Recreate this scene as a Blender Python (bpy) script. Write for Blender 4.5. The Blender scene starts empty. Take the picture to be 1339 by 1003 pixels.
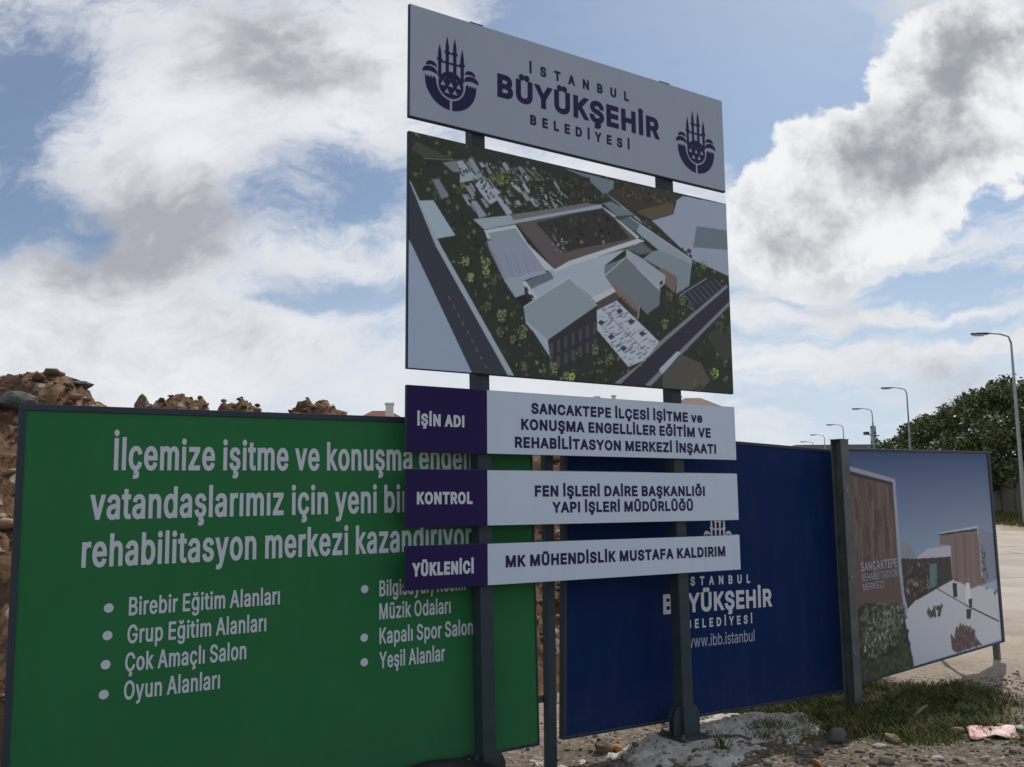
import bpy, bmesh, math, random
import numpy as np
from mathutils import Vector, Matrix, geometry

random.seed(7)
SC = bpy.context.scene
COL = SC.collection
R = math.radians

# ------------------------------------------------------------------ camera
CAM_H = 1.7
PITCH, ROLL, FPX = 0.1308996, -0.0078542, 1191.94
fwd = Vector((0, math.cos(PITCH), math.sin(PITCH)))
up0 = Vector((0, -math.sin(PITCH), math.cos(PITCH)))
rt0 = Vector((1, 0, 0))
rt = math.cos(ROLL) * rt0 + math.sin(ROLL) * up0
up = -math.sin(ROLL) * rt0 + math.cos(ROLL) * up0
cd = bpy.data.cameras.new('camera')
cam = bpy.data.objects.new('camera', cd)
COL.objects.link(cam)
cd.sensor_width = 36
cd.lens = 36 * FPX / 1339
cd.clip_start = 0.05
cd.clip_end = 5000
cam.matrix_world = Matrix(((rt.x, up.x, -fwd.x, 0), (rt.y, up.y, -fwd.y, 0), (rt.z, up.z, -fwd.z, CAM_H), (0, 0, 0, 1)))
SC.camera = cam

# ------------------------------------------------------------------ view, sun
SC.view_settings.view_transform = 'Standard'
SC.view_settings.look = 'None'
SC.view_settings.exposure = 0.0
SC.view_settings.gamma = 1.0
SC.view_settings.use_curve_mapping = False
SUN = Vector((0.33, 0.60, 0.73)).normalized()
sl = bpy.data.lights.new('sun', 'SUN')
sl.energy = 3.6
sl.angle = R(0.5)
sl.color = (1.0, 0.94, 0.86)
so = bpy.data.objects.new('sun', sl)
COL.objects.link(so)
so.rotation_euler = (-SUN).to_track_quat('-Z', 'Y').to_euler()

# ------------------------------------------------------------------ sky: Nishita with procedural cloud layers
BLUE=[(-0.537, 0.499, 0.071, 0.052, 0.85), (-0.573, 0.435, 0.038, 0.034, 0.7), (-0.577, 0.357, 0.038, 0.055, 0.7), (-0.526, 0.312, 0.067, 0.034, 0.6), (-0.478, 0.298, 0.029, 0.034, 0.7), (-0.311, 0.341, 0.046, 0.042, 0.5), (-0.212, 0.386, 0.084, 0.035, 0.8), (-0.155, 0.354, 0.063, 0.05, 0.7), (-0.241, 0.318, 0.059, 0.025, 0.4), (-0.162, 0.24, 0.101, 0.022, 0.95), (-0.256, 0.223, 0.067, 0.008, 0.6), (0.03, 0.518, 0.092, 0.059, 0.7), (0.12, 0.555, 0.117, 0.092, 0.9), (0.243, 0.516, 0.126, 0.101, 1.1), (0.35, 0.525, 0.092, 0.076, 1), (0.274, 0.405, 0.05, 0.059, 0.7), (0.541, 0.337, 0.067, 0.03, 0.95), (0.292, 0.224, 0.059, 0.01, 0.6), (0.473, 0.24, 0.109, 0.01, 0.6), (0.41, 0.19, 0.126, 0.01, 0.5), (-0.135, 0.186, 0.034, 0.017, 0.45), (0.282, 0.174, 0.059, 0.01, 0.5), (0.489, 0.22, 0.067, 0.021, 0.4), (0.321, 0.113, 0.101, 0.017, 0.3)]
WHITE=[(0.441, 0.277, 0.168, 0.008, 0.45), (0.336, 0.238, 0.101, 0.007, 0.45), (0.488, 0.205, 0.117, 0.007, 0.5), (0.392, 0.171, 0.168, 0.007, 0.45), (0.299, 0.191, 0.076, 0.007, 0.35), (-0.41, 0.429, 0.101, 0.092, 0.5), (-0.296, 0.419, 0.101, 0.067, 0.5), (-0.174, 0.473, 0.067, 0.084, 0.6), (-0.094, 0.548, 0.101, 0.05, 0.6), (-0.518, 0.163, 0.168, 0.059, 0.5), (-0.315, 0.204, 0.134, 0.034, 0.4), (-0.197, 0.291, 0.092, 0.029, 0.35), (-0.356, 0.153, 0.168, 0.042, 0.4), (0.027, 0.281, 0.168, 0.134, 0.4), (0.285, 0.261, 0.067, 0.034, 0.5), (0.414, 0.258, 0.168, 0.01, 0.35), (0.368, 0.208, 0.185, 0.009, 0.4), (0.452, 0.172, 0.185, 0.008, 0.35), (0.323, 0.147, 0.168, 0.025, 0.3)]
GREY=[(-0.299, 0.544, 0.084, 0.063, 1.05), (-0.236, 0.506, 0.05, 0.034, 0.6), (-0.406, 0.333, 0.071, 0.046, 1), (-0.357, 0.306, 0.063, 0.046, 0.75), (-0.523, 0.248, 0.08, 0.038, 0.75), (-0.447, 0.28, 0.059, 0.029, 0.6), (-0.174, 0.515, 0.029, 0.021, 0.35), (-0.314, 0.178, 0.117, 0.018, 0.25), (-0.434, 0.197, 0.084, 0.025, 0.25), (0.557, 0.547, 0.071, 0.046, 1.05), (0.494, 0.477, 0.055, 0.038, 0.8), (0.467, 0.399, 0.08, 0.042, 1), (0.404, 0.372, 0.05, 0.034, 0.45), (0.338, 0.278, 0.076, 0.022, 0.65), (0.278, 0.287, 0.042, 0.025, 0.35), (0.492, 0.146, 0.05, 0.02, 0.7)]
CUMULUS=[(0.539, 0.547, 0.084, 0.071, 1), (0.468, 0.482, 0.052, 0.046, 0.9), (0.55, 0.458, 0.076, 0.084, 1), (0.407, 0.427, 0.046, 0.035, 0.9), (0.348, 0.388, 0.046, 0.035, 0.9), (0.394, 0.349, 0.076, 0.046, 1), (0.298, 0.341, 0.044, 0.04, 0.9), (0.474, 0.38, 0.08, 0.05, 1), (0.33, 0.296, 0.092, 0.046, 0.9), (0.269, 0.292, 0.042, 0.05, 0.85), (0.416, 0.295, 0.092, 0.042, 0.8), (0.581, 0.411, 0.042, 0.05, 0.8), (0.32, 0.421, 0.023, 0.013, 0.6), (0.575, 0.337, 0.015, 0.01, 0.5)]

world = bpy.data.worlds.new('World')
SC.world = world
world.use_nodes = True
wt = world.node_tree
for n in list(wt.nodes):
    wt.nodes.remove(n)


class Sock:
    """tiny expression helper over Math nodes"""
    def __init__(self, nt, s): self.nt, self.s = nt, s
    def _op(self, op, b=None, c=None, clamp=False):
        n = self.nt.nodes.new('ShaderNodeMath'); n.operation = op; n.use_clamp = clamp
        for i, v in enumerate((self, b, c)):
            if v is None: continue
            if isinstance(v, Sock): self.nt.links.new(v.s, n.inputs[i])
            else: n.inputs[i].default_value = v
        return Sock(self.nt, n.outputs[0])
    def __add__(self, b): return self._op('ADD', b)
    def __sub__(self, b): return self._op('SUBTRACT', b)
    def __mul__(self, b): return self._op('MULTIPLY', b)
    def __truediv__(self, b): return self._op('DIVIDE', b)
    def smooth(self, lo, hi):
        n = self.nt.nodes.new('ShaderNodeMapRange'); n.interpolation_type = 'SMOOTHSTEP'
        self.nt.links.new(self.s, n.inputs[0])
        n.inputs[1].default_value = lo; n.inputs[2].default_value = hi
        return Sock(self.nt, n.outputs[0])


def nnoise(nt, vec, detail=6, rough=0.55, scale=1.0):
    n = nt.nodes.new('ShaderNodeTexNoise')
    n.inputs['Scale'].default_value = scale
    n.inputs['Detail'].default_value = detail
    n.inputs['Roughness'].default_value = rough
    if vec is not None: nt.links.new(vec, n.inputs['Vector'])
    return Sock(nt, n.outputs['Fac'])


def nmix(nt, fac, a, b, blend='MIX'):
    n = nt.nodes.new('ShaderNodeMix'); n.data_type = 'RGBA'; n.blend_type = blend
    for i, v in ((0, fac), (6, a), (7, b)):
        if isinstance(v, Sock): nt.links.new(v.s, n.inputs[i])
        elif isinstance(v, (tuple, list)): n.inputs[i].default_value = (*v[:3], 1)
        elif isinstance(v, (int, float)): n.inputs[i].default_value = v
        else: nt.links.new(v, n.inputs[i])
    return n.outputs[2]


tc = wt.nodes.new('ShaderNodeTexCoord')
sep = wt.nodes.new('ShaderNodeSeparateXYZ')
wt.links.new(tc.outputs['Generated'], sep.inputs[0])
DX, DY, DZ = (Sock(wt, sep.outputs[i]) for i in range(3))
AY = DY._op('ABSOLUTE')._op('MAXIMUM', 0.12)
S0, T0 = DX / AY, DZ / AY


def vec3(x, y, z):
    c = wt.nodes.new('ShaderNodeCombineXYZ')
    for i, v in enumerate((x, y, z)):
        if isinstance(v, Sock): wt.links.new(v.s, c.inputs[i])
        else: c.inputs[i].default_value = v
    return c.outputs[0]


w1 = nnoise(wt, vec3(S0 * 6, T0 * 6, 1.3), 5) - 0.5
w2 = nnoise(wt, vec3(S0 * 6, T0 * 6, 8.7), 5) - 0.5
S1, T1 = S0 + w1 * 0.14, T0 + w2 * 0.11


def field(blobs, s, t):
    tot = None
    for (cs, ct, rs, r_t, a) in blobs:
        u = (s - cs) * (1 / rs); v = (t - ct) * (1 / r_t)
        g = ((u * u + v * v) * -0.85)._op('EXPONENT') * a
        tot = g if tot is None else tot + g
    return tot


n1 = nnoise(wt, vec3(S1 * 5 + T1 * 2, T1 * 9 - S1 * 1.5, 0.0), 9, 0.62) - 0.5
n2 = nnoise(wt, vec3(S0 * 9, T0 * 11, 4.0), 6, 0.55) - 0.5
wisp = nnoise(wt, vec3(S1 * 14 + T1 * 12, T1 * 36 - S1 * 12, 6.0), 10, 0.70) - 0.5
fine = nnoise(wt, vec3(S1 * 40, T1 * 52, 16.0), 8, 0.68) - 0.5
streak = nnoise(wt, vec3(S1 * 2.6 + T1 * 4, T1 * 30 - S1 * 5.5, 2.0), 8, 0.6) - 0.5
low = T0.smooth(0.36, 0.24) * S0.smooth(0.05, 0.3)
dens = (field(WHITE, S1, T1) - field(BLUE, S1, T1)) + 0.58 + n1 * 1.7 + wisp * 1.35 + fine * 0.85 + streak * low * 3.0 - low * 0.12
g_all = field(GREY, S0 + w1 * 0.12, T0 + w2 * 0.12)
dens = dens + g_all * 0.55
dens = dens - DY.smooth(0.15, -0.45) * 0.22
a_soft = dens.smooth(-0.10, 1.02) * 0.87 + 0.13
n3 = nnoise(wt, vec3(S0 * 13, T0 * 13, 9.0), 10, 0.62) - 0.5
vz = wt.nodes.new('ShaderNodeTexVoronoi'); vz.inputs['Scale'].default_value = 26; vz.inputs['Detail'].default_value = 3
wt.links.new(vec3(S0 + w1 * 0.06 + n3 * 0.05, T0 + w2 * 0.06 + n3 * 0.05, 0.0), vz.inputs['Vector'])
puff = (Sock(wt, vz.outputs['Distance']) * -1.0) + 0.5
n4 = nnoise(wt, vec3(S1 * 36, T1 * 36, 3.0), 8, 0.65) - 0.5
cum = field(CUMULUS, S0 + w1 * 0.08, T0 + w2 * 0.08) + n3 * 1.5 + n4 * 0.7 + puff * 0.22
a_cum = cum.smooth(0.40, 0.69)
rim = cum.smooth(0.45, 1.5)
g_soft = (g_all * (n1 * 2.2 + n2 * 1.6 + 0.62) + n2 * 0.6 + n1 * 0.8 + wisp * 0.7 + fine * 0.35).smooth(-0.28, 1.0)
g_cum = (g_all * 0.66 + rim * 0.16 + n3 * 1.5 + n4 * 0.35 + n2 * 1.0 - puff * 0.3).smooth(0.16, 1.2)
sky = wt.nodes.new('ShaderNodeTexSky')
sky.sky_type = 'NISHITA'
sky.sun_disc = False
sky.sun_elevation = math.asin(SUN.z)
sky.sun_rotation = math.atan2(SUN.x, SUN.y)
sky.air_density = 1.0
sky.dust_density = 1.2
STR = 0.1
k = 1 / STR
blue = nmix(wt, 1.0, sky.outputs[0], (0.47, 0.61, 0.745), 'MULTIPLY')
horizon = T0.smooth(0.34, 0.04) * 0.85
blue = nmix(wt, horizon, blue, (0.60 * k, 0.70 * k, 0.83 * k))
soft_col = nmix(wt, g_soft, (0.84 * k, 0.86 * k, 0.90 * k), (0.41 * k, 0.42 * k, 0.47 * k))
cum_col = nmix(wt, g_cum, (0.90 * k, 0.91 * k, 0.93 * k), (0.34 * k, 0.36 * k, 0.40 * k))
c1 = nmix(wt, a_soft, blue, soft_col)
c2 = nmix(wt, a_cum, c1, cum_col)
bg = wt.nodes.new('ShaderNodeBackground')
bg.inputs['Strength'].default_value = STR
wt.links.new(c2, bg.inputs['Color'])
wo = wt.nodes.new('ShaderNodeOutputWorld')
wt.links.new(bg.outputs[0], wo.inputs[0])

# ------------------------------------------------------------------ helpers
def lin(c):
    return tuple((v / 255 / 12.92) if v / 255 <= 0.04045 else ((v / 255 + 0.055) / 1.055) ** 2.4 for v in c)


def mat(name, c, c2=None, scale=8.0, rough=0.6, bump=0.0, bscale=40.0, metal=0.0, spec=0.4, coords='Object', island=0.0, detail=5):
    m = bpy.data.materials.new(name); m.use_nodes = True
    nt = m.node_tree; b = nt.nodes['Principled BSDF']
    b.inputs['Roughness'].default_value = rough
    b.inputs['Metallic'].default_value = metal
    b.inputs['Specular IOR Level'].default_value = spec
    t = nt.nodes.new('ShaderNodeTexCoord')
    col = None
    if c2 is not None:
        f = nnoise(nt, t.outputs[coords], detail, 0.6, scale).smooth(0.32, 0.68)
        col = nmix(nt, f, c, c2)
    if island:
        g = nt.nodes.new('ShaderNodeNewGeometry')
        rnd = Sock(nt, g.outputs['Random Per Island']) * (2 * island) + (1 - island)
        cc = nt.nodes.new('ShaderNodeCombineColor')
        for i in range(3): nt.links.new(rnd.s, cc.inputs[i])
        col = nmix(nt, 1.0, col if col is not None else c, cc.outputs[0], 'MULTIPLY')
    if col is None: b.inputs['Base Color'].default_value = (*c, 1)
    else: nt.links.new(col, b.inputs['Base Color'])
    if bump:
        h = nnoise(nt, t.outputs[coords], 8, 0.65, bscale)
        bn = nt.nodes.new('ShaderNodeBump'); bn.inputs['Strength'].default_value = bump; bn.inputs['Distance'].default_value = 0.02
        nt.links.new(h.s, bn.inputs['Height']); nt.links.new(bn.outputs[0], b.inputs['Normal'])
    return m


def dusty(m, h0=0.42, amount=0.30, dust=(0.17, 0.15, 0.125)):
    """splashed mud and dust low on a sheet, faint fading blotches over it"""
    nt = m.node_tree; b = nt.nodes['Principled BSDF']; src = b.inputs['Base Color'].links[0].from_socket
    t = nt.nodes.new('ShaderNodeTexCoord'); sp = nt.nodes.new('ShaderNodeSeparateXYZ'); nt.links.new(t.outputs['Object'], sp.inputs[0])
    mp = nt.nodes.new('ShaderNodeMapping'); mp.inputs['Scale'].default_value = (7, 7, 1.6); nt.links.new(t.outputs['Object'], mp.inputs[0])
    low_ = Sock(nt, sp.outputs[2]).smooth(h0, 0.0)
    sp1 = nnoise(nt, t.outputs['Object'], 8, 0.7, 22).smooth(0.40, 0.72); run = nnoise(nt, mp.outputs[0], 6, 0.65, 1.0).smooth(0.45, 0.75)
    spots = nnoise(nt, t.outputs['Object'], 3, 0.5, 60).smooth(0.66, 0.74)
    f = low_ * (sp1 * 0.7 + 0.3) * amount + run * 0.055 + spots * 0.10
    nt.links.new(nmix(nt, f, src, dust), b.inputs['Base Color'])
    return m


def mesh_obj(name, verts, faces, m, parent=None, smooth=False):
    me = bpy.data.meshes.new(name)
    me.from_pydata([tuple(v) for v in verts], [], faces)
    me.validate(); me.update()
    if smooth:
        me.polygons.foreach_set('use_smooth', [True] * len(me.polygons))
    o = bpy.data.objects.new(name, me)
    COL.objects.link(o)
    for mm in (m if isinstance(m, (list, tuple)) else [m]): me.materials.append(mm)
    if parent: o.parent = parent
    return o


def np_mesh(name, V, F, m, parent=None, smooth=False):
    """fast mesh from numpy arrays, F of shape (n, k)"""
    me = bpy.data.meshes.new(name)
    n, kk = F.shape
    me.vertices.add(len(V)); me.vertices.foreach_set('co', np.ascontiguousarray(V, np.float32).ravel())
    me.loops.add(n * kk); me.loops.foreach_set('vertex_index', np.ascontiguousarray(F, np.int32).ravel())
    me.polygons.add(n)
    me.polygons.foreach_set('loop_start', np.arange(0, n * kk, kk, dtype=np.int32))
    me.polygons.foreach_set('loop_total', np.full(n, kk, np.int32))
    if smooth: me.polygons.foreach_set('use_smooth', np.ones(n, bool))
    me.update(calc_edges=True)
    me.materials.append(m)
    o = bpy.data.objects.new(name, me); COL.objects.link(o)
    if parent: o.parent = parent
    return o


class MB:
    def __init__(self): self.v, self.f = [], []
    def add(self, vs, fs):
        o = len(self.v); self.v += [Vector(p) for p in vs]; self.f += [tuple(i + o for i in q) for q in fs]; return self
    def box(self, x0, x1, y0, y1, z0, z1):
        p = [(x, y, z) for z in (z0, z1) for y in (y0, y1) for x in (x0, x1)]
        return self.add(p, [(0, 2, 3, 1), (4, 5, 7, 6), (0, 1, 5, 4), (2, 6, 7, 3), (0, 4, 6, 2), (1, 3, 7, 5)])
    def prism(self, pts, y0, y1):
        """outline in x,z extruded along y"""
        n = len(pts)
        vs = [(x, y0, z) for x, z in pts] + [(x, y1, z) for x, z in pts]
        return self.add(vs, [tuple(range(n)), tuple(range(2 * n - 1, n - 1, -1))] + [(i, i + n, (i + 1) % n + n, (i + 1) % n) for i in range(n)])
    def hprism(self, pts, z0, z1):
        n = len(pts)
        vs = [(x, y, z0) for x, y in pts] + [(x, y, z1) for x, y in pts]
        return self.add(vs, [tuple(range(n - 1, -1, -1)), tuple(range(n, 2 * n))] + [(i, (i + 1) % n, (i + 1) % n + n, i + n) for i in range(n)])
    def tube(self, path, radii, n=10, cap=True):
        path = [Vector(p) for p in path]
        rings = []
        for i, p in enumerate(path):
            d = (path[min(i + 1, len(path) - 1)] - path[max(i - 1, 0)]).normalized()
            a = d.orthogonal().normalized() if i == 0 else (rings[-1][1] - d * rings[-1][1].dot(d)).normalized()
            b = d.cross(a); r = radii[i] if isinstance(radii, (list, tuple)) else radii
            rings.append(([p + (a * math.cos(t) + b * math.sin(t)) * r for t in (2 * math.pi * j / n for j in range(n))], a))
        o = len(self.v)
        for rr, _ in rings: self.v += rr
        for i in range(len(path) - 1):
            for j in range(n):
                self.f.append((o + i * n + j, o + i * n + (j + 1) % n, o + (i + 1) * n + (j + 1) % n, o + (i + 1) * n + j))
        if cap:
            self.f.append(tuple(o + j for j in range(n - 1, -1, -1)))
            self.f.append(tuple(o + (len(path) - 1) * n + j for j in range(n)))
        return self
    def obj(self, name, m, parent=None, bevel=0.0, smooth=False):
        o = mesh_obj(name, self.v, self.f, m, parent, smooth)
        if bevel:
            md = o.modifiers.new('bevel', 'BEVEL'); md.width = bevel; md.segments = 2; md.limit_method = 'ANGLE'
        return o


def tag(o, label=None, cat=None, group=None, kind=None):
    if label: o['label'] = label
    if cat: o['category'] = cat
    if group: o['group'] = group
    if kind: o['kind'] = kind
    return o


def empty(name, loc, label=None, cat=None, group=None, rz=0.0):
    o = bpy.data.objects.new(name, None); COL.objects.link(o)
    o.location = loc; o.rotation_euler = (0, 0, rz); o.empty_display_size = 0.2
    return tag(o, label, cat, group)


def copy_tree(o, parent=None):
    c = o.copy(); COL.objects.link(c)
    if parent: c.parent = parent
    for ch in [q for q in bpy.data.objects if q.parent == o]: copy_tree(ch, c)
    return c


# numpy value noise
def _h(ix, iy, seed):
    n = (ix.astype(np.int64) * 374761393 + iy.astype(np.int64) * 668265263 + seed * 974634777) & 0xFFFFFFFF
    n = ((n ^ (n >> 13)) * 1274126177) & 0xFFFFFFFF
    return ((n ^ (n >> 16)) & 0xFFFF) / 65535.0


def vnoise(x, y, seed=0):
    x = np.asarray(x, float); y = np.asarray(y, float)
    ix, iy = np.floor(x), np.floor(y); fx, fy = x - ix, y - iy
    fx = fx * fx * (3 - 2 * fx); fy = fy * fy * (3 - 2 * fy)
    a, b = _h(ix, iy, seed), _h(ix + 1, iy, seed); c, d = _h(ix, iy + 1, seed), _h(ix + 1, iy + 1, seed)
    return a + (b - a) * fx + (c - a) * fy + (a - b - c + d) * fx * fy


def fbm(x, y, seed=0, octv=5, gain=0.5):
    t, amp, s = 0, 1.0, 0
    for i in range(octv):
        t = t + amp * vnoise(np.asarray(x) * 2 ** i, np.asarray(y) * 2 ** i, seed + i * 17); s += amp; amp *= gain
    return t / s


def cells(x, y, seed=0):
    """distance to nearest feature point, and its random value"""
    x = np.asarray(x, float); y = np.asarray(y, float)
    ix, iy = np.floor(x), np.floor(y); best = np.full(x.shape, 9.0); val = np.zeros(x.shape)
    for dx in (-1, 0, 1):
        for dy in (-1, 0, 1):
            cx, cy = ix + dx, iy + dy
            d = np.hypot(cx + _h(cx, cy, seed) - x, cy + _h(cx, cy, seed + 5) - y)
            m = d < best; best = np.where(m, d, best); val = np.where(m, _h(cx, cy, seed + 9), val)
    return best, val


def sstep(a, b, x):
    t = np.clip((x - a) / (b - a), 0, 1); return t * t * (3 - 2 * t)


# ------------------------------------------------------------------ where the boards stand
BU = Vector((0.83, 0.55, 0)).normalized()      # the line of boards
BN = Vector((0.55, -0.83, 0)).normalized()     # towards the viewer
FOOT = (1.16, 6.75)                            # right sign post


def road_right(y): return 22.0 + 0.24 * (np.asarray(y, float) - 41)


def base_z(x, y):
    x = np.asarray(x, float); y = np.asarray(y, float)
    z = 0.0167 * np.clip(y - 12, 0, 70)
    verge = sstep(0.3, 2.0, x - road_right(y)) * sstep(25, 38, y)
    return z + 0.30 * verge


def road_mask(x, y):
    e = (fbm(np.asarray(x) * 0.5, np.asarray(y) * 0.5, 31) - 0.5) * 1.6
    rr = road_right(y)
    return sstep(-0.25, 0.35, x - (rr - 10.6 + e)) * sstep(0.2, -0.2, x - rr) * sstep(9.2, 10.8, np.asarray(y) + e * 1.5)


def ground_z(x, y):
    x = np.asarray(x, float); y = np.asarray(y, float)
    rough = (fbm(x * 0.8, y * 0.8, 3) - 0.5) * 0.10 + (fbm(x * 3.3, y * 3.3, 8, 5, 0.6) - 0.5) * 0.075
    d, v = cells(x * 5, y * 5, 4)
    rough = rough + np.where(v > 0.55, np.clip(0.32 - d, 0, 1) * 0.11 * v, 0)
    near = sstep(60, 14, y)
    tb = (x - 3.0) * BN.x + (y - 8.1) * BN.y
    rough = rough - 0.07 * sstep(0.12, -0.2, tb) * sstep(14, 10, y)
    return base_z(x, y) + rough * near * (1 - road_mask(x, y)) - 0.012


def gz(x, y): return float(ground_z(np.array([x]), np.array([y]))[0])


# grass patch in front of the photo board (irregular blob)
def grass_mask(x, y):
    x = np.asarray(x, float); y = np.asarray(y, float)
    n = (fbm(x * 1.6, y * 1.6, 12) - 0.5) * 0.9
    s = (x - 3.3) * BU.x + (y - 7.75) * BU.y; t = (x - 3.3) * BN.x + (y - 7.75) * BN.y
    return sstep(0.25, -0.15, np.hypot((s + 0.02) / 1.38, (t + 0.34 + 0.20 * s) / 1.0) - 1 + n * 0.75)


# ------------------------------------------------------------------ ground
def axis(lo, hi, step, far_lo, far_hi):
    core = np.arange(lo, hi + 1e-6, step); a = []; v = lo; s = step
    while v > far_lo: s *= 1.22; v -= s; a.append(v)
    b = []; v = core[-1]; s = step
    while v < far_hi: s *= 1.22; v += s; b.append(v)
    return np.concatenate([a[::-1], core, b])


def grid(name, X, Y, Zf, m, parent=None, smooth=True):
    gx, gy = np.meshgrid(X, Y); V = np.stack([gx.ravel(), gy.ravel(), Zf(gx, gy).ravel()], 1)
    nx, ny = len(X), len(Y); i = np.arange((nx - 1) * (ny - 1)); r, c = i // (nx - 1), i % (nx - 1); q = r * nx + c
    return np_mesh(name, V, np.stack([q, q + 1, q + nx + 1, q + nx], 1), m, parent, smooth), V


def ground_material():
    m = bpy.data.materials.new('dirt_ground'); m.use_nodes = True; nt = m.node_tree; b = nt.nodes['Principled BSDF']
    b.inputs['Roughness'].default_value = 0.95; b.inputs['Specular IOR Level'].default_value = 0.15
    t = nt.nodes.new('ShaderNodeTexCoord'); P = t.outputs['Object']
    at = nt.nodes.new('ShaderNodeAttribute'); at.attribute_name = 'cover'
    sp = nt.nodes.new('ShaderNodeSeparateColor'); nt.links.new(at.outputs['Color'], sp.inputs[0])
    nA = nnoise(nt, P, 8, 0.65, 1.6).smooth(0.35, 0.65); nB = nnoise(nt, P, 8, 0.7, 14).smooth(0.36, 0.66)
    vor = nt.nodes.new('ShaderNodeTexVoronoi'); vor.inputs['Scale'].default_value = 26; nt.links.new(P, vor.inputs['Vector'])
    vs = nt.nodes.new('ShaderNodeSeparateColor'); nt.links.new(vor.outputs['Color'], vs.inputs[0])
    peb = Sock(nt, vs.outputs[0]).smooth(0.62, 0.8) * Sock(nt, vor.outputs['Distance']).smooth(0.5, 0.3)
    dirt = nmix(nt, nA, (0.135, 0.108, 0.082), (0.225, 0.185, 0.145))
    dirt = nmix(nt, nB, dirt, (0.075, 0.06, 0.046))
    dirt = nmix(nt, peb * 0.8, dirt, (0.34, 0.31, 0.28))
    pale = nmix(nt, nB, (0.36, 0.30, 0.24), (0.23, 0.185, 0.145))
    pale = nmix(nt, peb * 0.4, pale, (0.46, 0.42, 0.37))
    grass = nmix(nt, nB, (0.045, 0.065, 0.018), (0.085, 0.085, 0.035))
    c = nmix(nt, Sock(nt, sp.outputs[1]), dirt, pale)
    c = nmix(nt, Sock(nt, sp.outputs[2]), c, nmix(nt, nnoise(nt, P, 8, 0.6, 0.8).smooth(0.32, 0.68), (0.40, 0.345, 0.285), (0.30, 0.255, 0.21)))
    c = nmix(nt, Sock(nt, sp.outputs[0]), c, grass)
    nt.links.new(c, b.inputs['Base Color'])
    h = nnoise(nt, P, 9, 0.7, 30) + peb * 0.5
    bn = nt.nodes.new('ShaderNodeBump'); bn.inputs['Strength'].default_value = 0.8; bn.inputs['Distance'].default_value = 0.02
    nt.links.new(h.s, bn.inputs['Height']); nt.links.new(bn.outputs[0], b.inputs['Normal'])
    return m


g_o, GV = grid('ground', axis(-4, 8.5, 0.04, -900, 900), axis(3.6, 12.5, 0.04, -400, 2500), ground_z, ground_material())
tag(g_o, kind='structure')
gx_, gy_ = GV[:, 0], GV[:, 1]
tpos = (gx_ - 3.0) * BN.x + (gy_ - 8.1) * BN.y
spos = (gx_ - 3.0) * BU.x + (gy_ - 8.1) * BU.y
dust = sstep(0.5, 1.5, spos + (fbm(gx_ * 0.9, gy_ * 0.9, 44) - 0.5) * 1.6 + 0.35 * tpos) * (gx_ > 0)
dust = np.maximum(dust, sstep(-0.4, -1.0, tpos) * sstep(-6, -4, spos) * 0.75)
verge = sstep(0.0, 0.6, gx_ - road_right(gy_) + (fbm(gx_, gy_, 3) - 0.5)) * sstep(20, 30, gy_)
cov = np.zeros((len(GV), 4), np.float32)
cov[:, 0] = np.maximum(grass_mask(gx_, gy_), np.maximum(verge * 0.75, sstep(60, 160, np.hypot(gx_, gy_)) * 0.8))
cov[:, 1] = np.clip(dust, 0, 1); cov[:, 3] = 1
cov[:, 2] = sstep(8.6, 12.2, gy_ + (fbm(gx_ * 1.1, gy_ * 1.1, 47) - 0.5) * 2.5) * (gx_ > 2) * (gx_ < road_right(gy_))
at = g_o.data.color_attributes.new('cover', 'FLOAT_COLOR', 'POINT')
at.data.foreach_set('color', cov.ravel())

# dusty pale road running away on the right
rows = []
yy = np.concatenate([np.arange(11.6, 20, 0.25), np.arange(20, 60, 1.0), np.arange(60, 180, 5.0)])
RV, RF = [], []
NR = 24
for i, y in enumerate(yy):
    rr = float(road_right(y)); e = (float(fbm(np.array([3.0 + y]), np.array([7.7]), 5)[0]) - 0.5) * 1.4
    for j in range(NR + 1):
        f = j / NR; x = (rr - 10.4 + e) * (1 - f) + rr * f
        yj = y + (1.2 * (float(vnoise(np.array([x * 0.9]), np.array([0.5]), 9)[0]) - 0.5) if i == 0 else 0)
        RV.append((x, yj, float(base_z(x, yj)) + 0.006 - 0.12 * max(0, 1 - i / 9) * (0.4 + float(vnoise(np.array([x * 2.5]), np.array([yj * 2.5]), 71)[0])) - 0.10 * max(0, 1 - j / 3)))
for i in range(len(yy) - 1):
    for j in range(NR):
        a = i * (NR + 1) + j; RF.append((a, a + 1, a + NR + 2, a + NR + 1))
M_road = mat('pale_road', (0.42, 0.375, 0.32), (0.32, 0.28, 0.235), 0.55, 0.9, 0.5, 18, spec=0.2, detail=9)
_nt = M_road.node_tree; _b = _nt.nodes['Principled BSDF']; _src = _b.inputs['Base Color'].links[0].from_socket   # cracks and patched seams
_v = _nt.nodes.new('ShaderNodeTexVoronoi'); _v.feature = 'DISTANCE_TO_EDGE'; _v.inputs['Scale'].default_value = 0.22
_t = _nt.nodes.new('ShaderNodeTexCoord'); _mp = _nt.nodes.new('ShaderNodeMapping'); _nt.links.new(_t.outputs['Object'], _mp.inputs[0])
_w = _nt.nodes.new('ShaderNodeTexNoise'); _w.inputs['Scale'].default_value = 0.9; _w.inputs['Detail'].default_value = 6; _nt.links.new(_t.outputs['Object'], _w.inputs['Vector'])
_add = _nt.nodes.new('ShaderNodeMix'); _add.data_type = 'VECTOR'; _add.inputs[0].default_value = 0.35
_nt.links.new(_mp.outputs[0], _add.inputs[4]); _nt.links.new(_w.outputs['Color'], _add.inputs[5]); _nt.links.new(_add.outputs[1], _v.inputs['Vector'])
_crk = Sock(_nt, _v.outputs['Distance']).smooth(0.012, 0.003) * 0.6
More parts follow.
